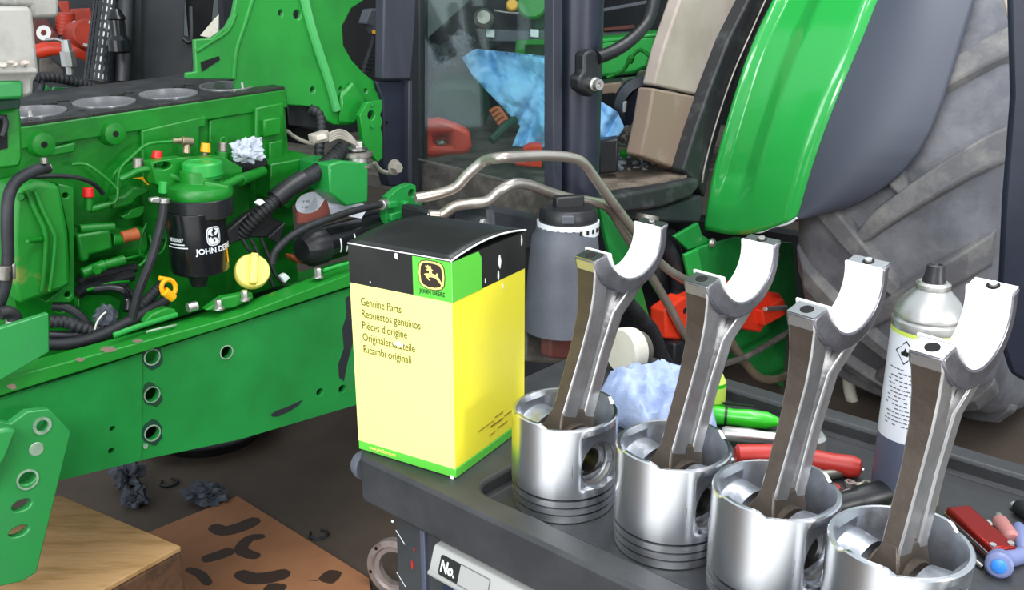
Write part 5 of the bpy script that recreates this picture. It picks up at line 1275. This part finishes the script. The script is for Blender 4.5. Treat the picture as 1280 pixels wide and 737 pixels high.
cb = BM(); c_ = P(*e6(158, 545), 2.52); nn = Vector((c_.x, c_.y, 0)).normalized(); sd = Vector((nn.y, -nn.x, 0))
prism(cb, [c_ + sd * a + Z * b - nn * .02 for a, b in ((-.022, -.012), (.025, -.012), (.022, .018), (-.022, .016))], nn * .05); cut(rb_, cb)
bm = BM(); blob(bm, P(*e6(158, 548), 2.545), .016, .012, .010, .3, 3, 3, 2); o = obj('tray_insert', bm, 'steel_dull', rb_)
tag(plateD('red_case', cp(e6, [(470, 570), (500, 556), (545, 556), (545, 645), (440, 635), (440, 622), (480, 620)]), 2.50, .05, 'red_plastic', .006, own=True), 'red case corner low behind the windscreen next to the pillar', 'case')
gb = thing('green_bin', 'bright green plastic bin inside the cab behind the grab rail', 'bin', P(*c5(800, 265), 2.85))
plateD('bin_body', cp(c5, [(690, 148), (912, 122), (880, 238), (828, 262), (690, 275)]), 2.82, .18, 'green_bright', .01, gb)
plateD('bin_rim', cp(c5, [(690, 140), (918, 116), (916, 130), (690, 156)]), 2.80, .20, 'green_bright', .004, gb)
# crumpled white paper stuffed on the sensor
bm = BM(); blob(bm, T(*c4(520, 88), .09), .029, .02, .021, .60, 1.9, 4, 5)
tag(obj('paper_wad', bm, 'foil', smooth=25), 'small crumpled white paper wad beside the fuel filter', 'paper')
# sandpaper strip curled over the oil filter
st = thing('sandpaper_strip', 'curled strip of white-backed brown sandpaper lying on the black oil filter', 'sandpaper', T(*d3(400, 300), .12))
tp_ = catmull([T(*d3(x, y), w) for x, y, w in [(740, 215, .12), (620, 160, .11), (480, 118, .10), (350, 110, .10), (260, 140, .11), (222, 200, .125), (245, 250, .14), (310, 262, .15), (380, 235, .15), (438, 148, .14)]], 5)
bt_ = catmull([T(*d3(x, y), w) for x, y, w in [(690, 300, .12), (600, 285, .11), (480, 268, .10), (350, 262, .10), (280, 270, .11), (234, 305, .125), (240, 335, .14), (320, 322, .15), (400, 300, .15), (470, 262, .14)]], 5)
def strip(off):
    bm = BM(); V = []
    for i, (a, b) in enumerate(zip(tp_, bt_)):
        t = (tp_[min(i + 1, len(tp_) - 1)] - tp_[max(i - 1, 0)]).normalized(); n_ = t.cross(b - a).normalized() * off
        V.append((bm.verts.new(a + n_), bm.verts.new(b + n_)))
    for p, q in zip(V, V[1:]): bm.faces.new((p[0], q[0], q[1], p[1]))
    return bm
mid = 15; t_ = (tp_[mid + 1] - tp_[mid - 1]); nrm = t_.cross(bt_[mid] - tp_[mid]); sg = 1 if nrm.dot(CAM - tp_[mid]) > 0 else -1
obj('paper_backing', strip(.0005 * sg), 'paper_white', st, smooth=60); obj('abrasive_side', strip(-.0005 * sg), 'abrasive', st, smooth=60)
for (x, y) in ((278, 190), (268, 232)):
    o_ = T(*d3(x, y), .118); rt = Vector((1, .12, .10)); obj('lettering', text_bm('P 80', .0072, lambda a, b, c: o_ + rt * a + Vector((0, 0, 1)) * b - Y * (.001 + c)), 'ink_black', st, smooth=0)

# ------------------------------------------------------------------ things on the cart
def G(px, py, dz=0): return PZ(px, py, ZT) + Z * dz
# spray can
sc = G(1129, 622); ks = (sc - CAM).dot(Fw) / FPX; rs = 40 * ks
def hs(py): return zat(1132, py, sc - Vector((sc.x, sc.y, 0)).normalized() * rs) - ZT
can = thing('spray_can', 'white and grey aerosol spray can with black nozzle at the back of the cart', 'spray can', sc)
hL, hT = hs(556), hs(423)
bm = BM(); lathe(bm, sc, Z, [(rs * .96, .0005), (rs, .003), (rs, .012)], 48); obj('base_ring', bm, 'can_lime', can)
bm = BM(); lathe(bm, sc, Z, [(rs, .012), (rs, hL)], 48); obj('can_body', bm, 'can_grey', can)
bm = BM(); lathe(bm, sc, Z, [(rs * 1.002, hL), (rs * 1.002, hT)], 48); obj('can_label', bm, 'can_white', can)
bm = BM(); lathe(bm, sc, Z, [(rs * 1.003, hT), (rs * 1.003, hT + .004)], 48); obj('lime_band', bm, 'can_lime', can)
bm = BM(); h0 = hT + .004
lathe(bm, sc, Z, [(rs, h0), (rs * 1.02, h0 + .003), (rs * 1.02, h0 + .008), (rs * .96, h0 + .010), (rs * .985, h0 + .012), (rs * .97, h0 + .016), (rs * .80, h0 + .027), (rs * .55, h0 + .036), (rs * .45, h0 + .039)], 48); obj('can_dome', bm, 'zinc', can)
bm = BM(); lathe(bm, sc, Z, [(rs * .44, h0 + .036), (rs * .48, h0 + .040), (rs * .48, h0 + .044), (rs * .40, h0 + .046), (rs * .30, h0 + .046)], 32); obj('valve_cup', bm, 'zinc', can)
bm = BM(); lathe(bm, sc, Z, [(rs * .34, h0 + .042), (rs * .32, h0 + .048), (rs * .28, h0 + .052), (rs * .24, h0 + .062), (rs * .15, h0 + .063), (rs * .12, h0 + .060)], 28); obj('nozzle', bm, 'black_plastic', can)
def oncan(px0, z0):
    vd_ = Vector((sc.x, sc.y, 0)).normalized(); s_ = Vector((vd_.y, -vd_.x, 0)); a0 = math.asin((px0 - 1134) / 43)
    def f(x, y, z): a = a0 + x / rs; return Vector((sc.x, sc.y, ZT)) + (s_ * math.sin(a) - vd_ * math.cos(a)) * (rs * 1.002 + .0004 + z) + Z * (z0 + y)
    return f
f = oncan(1113, hs(443)); bm = BM(); d_ = .0125
dm = [(0, d_), (d_ * .9, 0), (0, -d_), (-d_ * .9, 0)]
for a, b in zip(dm, dm[1:] + dm[:1]): bm.faces.new([bm.verts.new(f(*q, 0)) for q in (a, b, (b[0] * .86, b[1] * .86), (a[0] * .86, a[1] * .86))])
obj('hazard_diamond', bm, 'ink_black', can, smooth=0)
bm = BM(); bm.faces.new([bm.verts.new(f(x * .010, y * .010, 0)) for x, y in ((-.35, -.35), (-.45, -.1), (-.3, .15), (-.25, 0), (-.1, .3), (0, .55), (.08, .3), (.2, .1), (.3, .2), (.4, -.1), (.3, -.35))]); obj('flame_mark', bm, 'ink_black', can, smooth=0)
bm = BM()
for i in range(15):
    f = oncan(1098 + (i % 3), hs(466 + i * 5)); L_ = random.uniform(.030, .040)
    for k in range(7):
        u0 = k / 7
        if random.random() < .85: gridsurf(bm, lambda u, v: f((u0 + u * .11) * L_, v * .0011, 0), 1, 1)
obj('fine_print', bm, 'tank_grey', can, smooth=0)
f = oncan(1166, hs(446)); bm = BM(); gridsurf(bm, lambda u, v: f(u * .006, v * .003, 0), 1, 1); obj('print_mark', bm, 'ink_black', can, smooth=0)
# blue paper towel
bm = BM(); c_ = G(824, 522)
def towel(u, v):
    x, y = (u - .5) * 2, (v - .5) * 2; r_ = math.hypot(x, y)
    q = Vector((x * 1.7, y * 1.7, 4.2)); h = .058 * max(0, 1 - r_ ** 2.4) ** .55 * (1 + .35 * noise.noise(q)) if r_ < 1 else 0
    w_ = (1 - 2.5 * abs(noise.noise(q * 1.6 + Vector((3, 1, 0))))) * .010 + (1 - 2.4 * abs(noise.noise(q * 3.1))) * .005
    k = 1 / max(1, r_ ** .8)
    return c_ + KL * x * .082 * k + KB * (y * .046 * k - .010) + Z * max(.0015, h + w_ * min(1, h * 40))
gridsurf(bm, towel, 56, 44)
tag(obj('paper_towel', bm, 'towel', solid=.0012, smooth=60), 'crumpled pale blue paper towel on the cart behind the first two pistons', 'paper towel')
# dirty white cap
pc = PZ(783, 466, ZR) + Z * .031; ax_ = Vector((-.80, -.55, .12)).normalized()
t_ = thing('white_cap', 'dirty white plastic cap standing on edge on the cart rim by the blue towel', 'cap', pc - Z * .031)
bm = BM(); lathe(bm, pc - ax_ * .012, ax_, [(.020, 0), (.030, .002), (.031, .006), (.031, .020), (.028, .024), (.010, .025)], 32); obj('cap_shell', bm, 'cream_plastic', t_)
bm = BM(); lathe(bm, pc - ax_ * .026, ax_, [(.014, 0), (.024, .002), (.027, .015)], 24); obj('cap_plug', bm, 'grime', t_)
# lime bottle behind the second rod
pb_ = G(890, 518); t_ = thing('lime_bottle', 'small lime and yellow bottle half hidden behind the second rod', 'bottle', pb_)
bm = BM(); lathe(bm, pb_, Z, [(.012, .0005), (.0145, .003), (.0145, .045)], 24); obj('bottle_body', bm, 'green_handle', t_)
bm = BM(); lathe(bm, pb_, Z, [(.0147, .020), (.0147, .040)], 24); obj('bottle_label', bm, 'can_lime', t_)
bm = BM(); lathe(bm, pb_, Z, [(.0145, .045), (.010, .054), (.006, .056), (.006, .066)], 24); obj('bottle_neck', bm, 'can_lime', t_)
def bar(name, p0, p1, prof, m, parent=None, seg=14, dz=0):
    A, B = G(*p0), G(*p1); r0 = max(r for r, _ in prof); A = A + Z * (r0 + dz); B = B + Z * (r0 + dz); bm = BM()
    lathe(bm, A, B - A, [(r, h * (B - A).length) for r, h in prof], seg); return obj(name, bm, m, parent)
# green screwdriver
t_ = thing('green_screwdriver', 'bright green tool handle lying behind the third rod', 'screwdriver', G(935, 534))
bar('handle', (880, 528), (972, 538), [(.006, 0), (.0105, .06), (.0115, .2), (.0100, .4), (.0115, .6), (.0105, .85), (.005, 1)], 'green_handle', t_)
bar('handle_groove', (905, 531), (946, 535.5), [(.0119, 0), (.0119, .08)], 'black_plastic', t_)
bm = BM(); a_, b_ = G(903, 524) + Z * .0215, G(941, 528) + Z * .0215; box(bm, a_.lerp(b_, .5), (b_ - a_) * .5, Vector((.1, -.3, .05)).normalized() * .003, Z * .0012); obj('handle_print', bm, 'ink_black', t_)
bar('shaft', (872, 527), (882, 529), [(.003, 0), (.003, 1)], 'steel', t_, dz=.0055)
# chrome ratchet
t_ = thing('chrome_ratchet', 'chrome ratchet wrench with round head lying behind the third rod', 'ratchet', G(965, 556))
bar('ratchet_handle', (902, 552), (1000, 562), [(.007, 0), (.009, .04), (.009, .35), (.0075, .5), (.008, .75), (.011, 1)], 'zinc', t_)
c_ = G(1010, 564); bm = BM(); lathe(bm, c_ + Z * .001, Z, [(.014, 0), (.0185, .003), (.0185, .018), (.015, .022), (.006, .022)], 28); obj('ratchet_head', bm, 'zinc', t_)
# red and teal folding tool
t_ = thing('red_teal_cutter', 'red and teal handled cutter beside the second piston', 'cutter', G(945, 590))
bar('red_grip', (918, 580), (985, 580), [(.008, 0), (.0115, .05), (.012, .3), (.012, .8), (.008, 1)], 'red_handle', t_)
bar('teal_grip', (922, 596), (985, 592), [(.006, 0), (.009, .05), (.009, .9), (.006, 1)], 'teal', t_)
bar('cutter_pin', (905, 577), (920, 578), [(.003, 0), (.003, 1)], 'zinc', t_)
# red plier handle
t_ = thing('red_pliers', 'red handled pliers lying between the third piston and the spray can', 'pliers', G(1045, 592))
bar('red_grip', (985, 583), (1076, 598), [(.007, 0), (.0105, .1), (.0125, .35), (.0115, .6), (.0125, .85), (.010, .97), (.004, 1)], 'red_handle', t_)
bar('grip_stud', (1075, 597), (1079, 598), [(.002, 0), (.002, 1)], 'zinc', t_, dz=.008)
bar('jaw', (1000, 604), (1052, 597), [(.003, 0), (.006, .4), (.005, 1)], 'steel_dull', t_)
# black socket extension
t_ = thing('black_socket', 'black impact socket lying beside the spray can base', 'socket', G(1070, 640))
bar('socket_body', (1036, 648), (1104, 630), [(.008, 0), (.0115, .02), (.0115, .45), (.0135, .5), (.0135, .98), (.0105, 1)], 'black_plastic', t_, seg=20)
# little loose bits
bits = [((1062, 607), .006, 'zinc', 'bright metal nut beside the red pliers'), ((1078, 608), .007, 'steel_dull', 'bent metal clip between the pliers and the spray can'), ((1040, 614), .008, 'red_handle', 'small red plastic ring beside the third piston')]
for i, (p, r_, m_, lab) in enumerate(bits):
    bm = BM(); A = G(*p) + Z * .0005
    if i == 0: lathe(bm, A, Z, [(r_ * .5, 0), (r_, 0), (r_, .005), (r_ * .5, .005), (r_ * .5, 0)], 6, caps=False); nm, ct = 'hex_nut', 'nut'
    elif i == 1: tube(bm, [A + Vector((-.012, .004, .002)), A + Vector((-.004, -.003, .004)), A + Vector((.004, .003, .004)), A + Vector((.014, -.002, .002))], .0022, 8); nm, ct = 'metal_clip', 'clip'
    else: ringlathe(bm, A, Z, r_ * .6, r_, 0, .006, 20); nm, ct = 'plastic_ring', 'ring'
    tag(obj(nm, bm, m_), lab, ct)
bm = BM(); A, B = G(1045, 622) + Z * .003, G(1075, 614) + Z * .003; prism(bm, [A, A.lerp(B, .5) - Y * .004, B, A.lerp(B, .5) + Y * .004], Z * .002)
tag(obj('blade_tip', bm, 'steel'), 'thin bright pointed blade beside the black socket', 'blade')
# red multitool at the right
t_ = thing('red_multitool', 'red metal folding multitool lying on the cart at the right', 'multitool', G(1225, 680))
A, B = G(1194, 651), G(1252, 704); dv = (B - A); Lm = dv.length; dv.normalize(); sv = Vector((-dv.y, dv.x, 0))
bm = BM(); box(bm, A.lerp(B, .5) + Z * .010, dv * Lm * .5, sv * .0125, Z * .0075); obj('tool_scale', bm, 'red_metal', t_, bevel=.002)
bm = BM(); box(bm, A.lerp(B, .5) + Z * .0085 - dv * .001, dv * Lm * .49, sv * .0135, Z * .0022); obj('tool_liner', bm, 'steel', t_, bevel=.0005)
bm = BM(); box(bm, A.lerp(B, .5) + Z * .0055, dv * Lm * .47, sv * .0120, Z * .0030); obj('tool_frame', bm, 'steel_dull', t_, bevel=.0005)
for sv_ in (-1, 1):
    bm = BM(); cyl(bm, B - dv * .004 + sv * .009 * sv_ + Z * .004, B - dv * .004 + sv * .009 * sv_ + Z * .019, .003); obj('tool_rivet', bm, 'zinc', t_)
# ratchet head with blue button
t_ = thing('blue_button_ratchet', 'small ratchet with a blue round button below the red multitool', 'ratchet', G(1248, 724))
a_ = G(1246, 722); ax_ = (CAM - a_); ax_.z *= .4; ax_.normalize()
bm = BM(); c_ = a_ + Z * .0125; lathe(bm, c_ - ax_ * .016, ax_, [(.010, 0), (.0118, .002), (.0118, .014), (.010, .016), (.0075, .0165)], 28); obj('ratchet_head', bm, 'tool_blue', t_)
bm = BM(); lathe(bm, c_, ax_, [(.0065, -.001), (.0065, .002), (.005, .003)], 24); obj('blue_button', bm, 'blue_dot', t_)
bm = BM(); tube(bm, [c_ - ax_ * .014, c_ - ax_ * .03 + X * .015, c_ - ax_ * .045 + X * .035], .008, 12); obj('ratchet_arm', bm, 'tool_blue', t_)
# pink bit holder and other small parts
t_ = thing('pink_bit_holder', 'pink plastic bit holder with metal tip right of the red multitool', 'bit holder', G(1258, 672))
bar('holder_body', (1247, 658), (1264, 682), [(.006, 0), (.0075, .1), (.0075, .9), (.005, 1)], 'pink_plastic', t_)
bar('holder_tip', (1247, 649), (1248, 659), [(.0035, 0), (.0050, .5), (.0050, 1)], 'zinc', t_)
for i, (p0, p1, r_, m_, lab) in enumerate([((1233, 656), (1240, 662), .0035, 'zinc', 'bright short pin beside the top of the pink holder'), ((1261, 664), (1268, 676), .003, 'zinc', 'bright screwdriver bit right of the pink holder'),
        ((1272, 664), (1279, 700), .006, 'tool_blue', 'grey-blue socket at the right edge of the cart'), ((1270, 640), (1292, 655), .008, 'black_plastic', 'black tool end near the right edge of the cart'), ((1265, 634), (1272, 640), .004, 'zinc', 'small bright nut at the right by the black tool'),
        ((1212, 698), (1228, 712), .0025, 'steel', 'thin steel probe left of the blue button ratchet')]):
    o_ = bar(('steel_pin', 'driver_bit', 'socket', 'tool_end', 'round_nut', 'steel_probe')[i], p0, p1, [(r_ * .8, 0), (r_, .1), (r_, .9), (r_ * .7, 1)], m_)
    tag(o_, lab, ('pin', 'bit', 'socket', 'tool', 'nut', 'probe')[i])

# ------------------------------------------------------------------ things on the floor
wb = thing('timber_block', 'thick pale timber block on the floor under the front bracket', 'wood block', PZ(120, 690, 0))
zt = .30; q = [PZ(226, 682, zt), PZ(75, 618, zt), PZ(-90, 672, zt), PZ(30, 790, zt)]
bm = BM(); prism(bm, [Vector((p.x, p.y, .001)) for p in q], Z * (zt - .012)); obj('block_body', bm, 'wood_end', wb, bevel=.006)
bm = BM(); cx = sum(q, Vector()) / 4; prism(bm, [cx + (p - cx) * 1.002 - Z * .012 for p in q], Z * .0125); obj('block_face', bm, 'wood', wb, bevel=.003)
pw = thing('plywood_sheet', 'thin brown board with dark curved oil prints lying on the floor', 'board', PZ(340, 690, 0))
bp = [PZ(x, y, .012) for x, y in ((297, 619), (462, 722), (470, 800), (330, 860), (150, 680), (196, 660))]
bm = BM(); prism(bm, [Vector((p.x, p.y, .0005)) for p in bp], Z * .0115); obj('board', bm, 'ply', pw, bevel=.002)
def stain(pts, w):
    path = catmull([PZ(*c8(*p), .0121) for p in pts], 5); bm = BM(); Lp, Rp = [], []
    n_ = len(path) - 1
    for i, p in enumerate(path):
        t = (path[min(i + 1, n_)] - path[max(i - 1, 0)]).normalized(); s_ = Vector((-t.y, t.x, 0)); e_ = i / n_
        k = w * (1 - (2 * e_ - 1) ** 6) ** .5 * (.8 + .3 * math.sin(e_ * 2.5)) + .001
        Lp.append(p + s_ * k); Rp.append(p - s_ * k)
    prism(bm, Lp + Rp[::-1], Z * .0006); obj('oil_print', bm, 'oil_stain', pw, smooth=0)
for pts, w in (([(240, 505), (285, 525), (350, 510), (412, 480)], .020), ([(436, 545), (380, 552), (348, 588), (372, 608), (416, 618)], .014), ([(205, 630), (260, 615), (322, 592)], .016), ([(332, 672), (385, 695), (450, 692), (525, 672)], .020), ([(640, 680), (665, 688), (700, 695)], .022), ([(585, 702), (622, 704)], .012), ([(430, 730), (470, 735), (500, 742)], .020), ([(150, 660), (200, 680), (235, 720)], .010)): stain(pts, w)
for i, (px, py, rx, ry, rz, lab) in enumerate(((161, 610, .035, .03, .04, 'dark grey crumpled rag on the floor, upper of two below the rail'), (170, 632, .03, .026, .025, 'dark grey crumpled rag on the floor, lower of two below the rail'), (257, 628, .052, .036, .024, 'dark crumpled rag at the back corner of the brown board'))):
    bm = BM(); c_ = PZ(px, py, 0); blob(bm, c_ + Z * (rz * .6 + .012), rx, ry, rz, .75, 1.7, 4, i + 9, flat=.013 if i == 2 else .001); tag(obj('crumpled_rag', bm, 'grey_rag', smooth=30), lab, 'rag', 'rags on the floor')
for i, (px, py, lab) in enumerate(((211, 603, 'thin black spring clip lying on the floor under the rail'), (398, 668, 'thin black spring clip on the floor right of the brown board'))):
    bm = BM(); c_ = PZ(px, py, .005); tube(bm, [c_ + Vector((-.022, .012, 0)), c_ + Vector((-.018, -.012, 0)), c_ + Vector((.004, -.018, 0)), c_ + Vector((.022, -.004, 0)), c_ + Vector((.018, .014, 0)), c_ + Vector((.002, .016, .004))], .0035, 8)
    tag(obj('spring_clip', bm, 'black_plastic'), lab, 'clip', 'spring clips on the floor')
dp = PZ(262, 544, 0); t_ = thing('drain_pan', 'black round drain pan on the floor behind the frame rail', 'pan', dp)
bm = BM(); lathe(bm, dp, Z, [(.02, .002), (.15, .002), (.185, .045), (.205, .052), (.205, .058), (.175, .056), (.145, .012), (.02, .012)], 48); obj('pan_body', bm, 'black_plastic', t_)
# rusty flange standing behind the cart corner
fc = PZ(496, 742, 0); fax = Vector((-.35, -.9, .1)).normalized(); t_ = thing('rusty_flange', 'round rusty steel flange standing on the floor behind the cart corner', 'flange', fc)
rF = .068; cF = fc + Z * rF
bm = BM(); lathe(bm, cF, fax, [(.040, -.012), (rF, -.012), (rF, .008), (.054, .010), (.050, .004), (.040, .004), (.040, -.012)], 40, caps=False); obj('flange_ring', bm, 'flange_rust', t_)
_, fu, fv = frame_of(fax)
for i in range(6):
    a = i * math.pi / 3 + .3; q_ = cF + (fu * math.cos(a) + fv * math.sin(a)) * .061 + fax * .0085; bm = BM(); lathe(bm, q_, fax, [(.0045, 0), (.0045, .0012)], 12); obj('flange_hole', bm, 'hole_dark', t_)
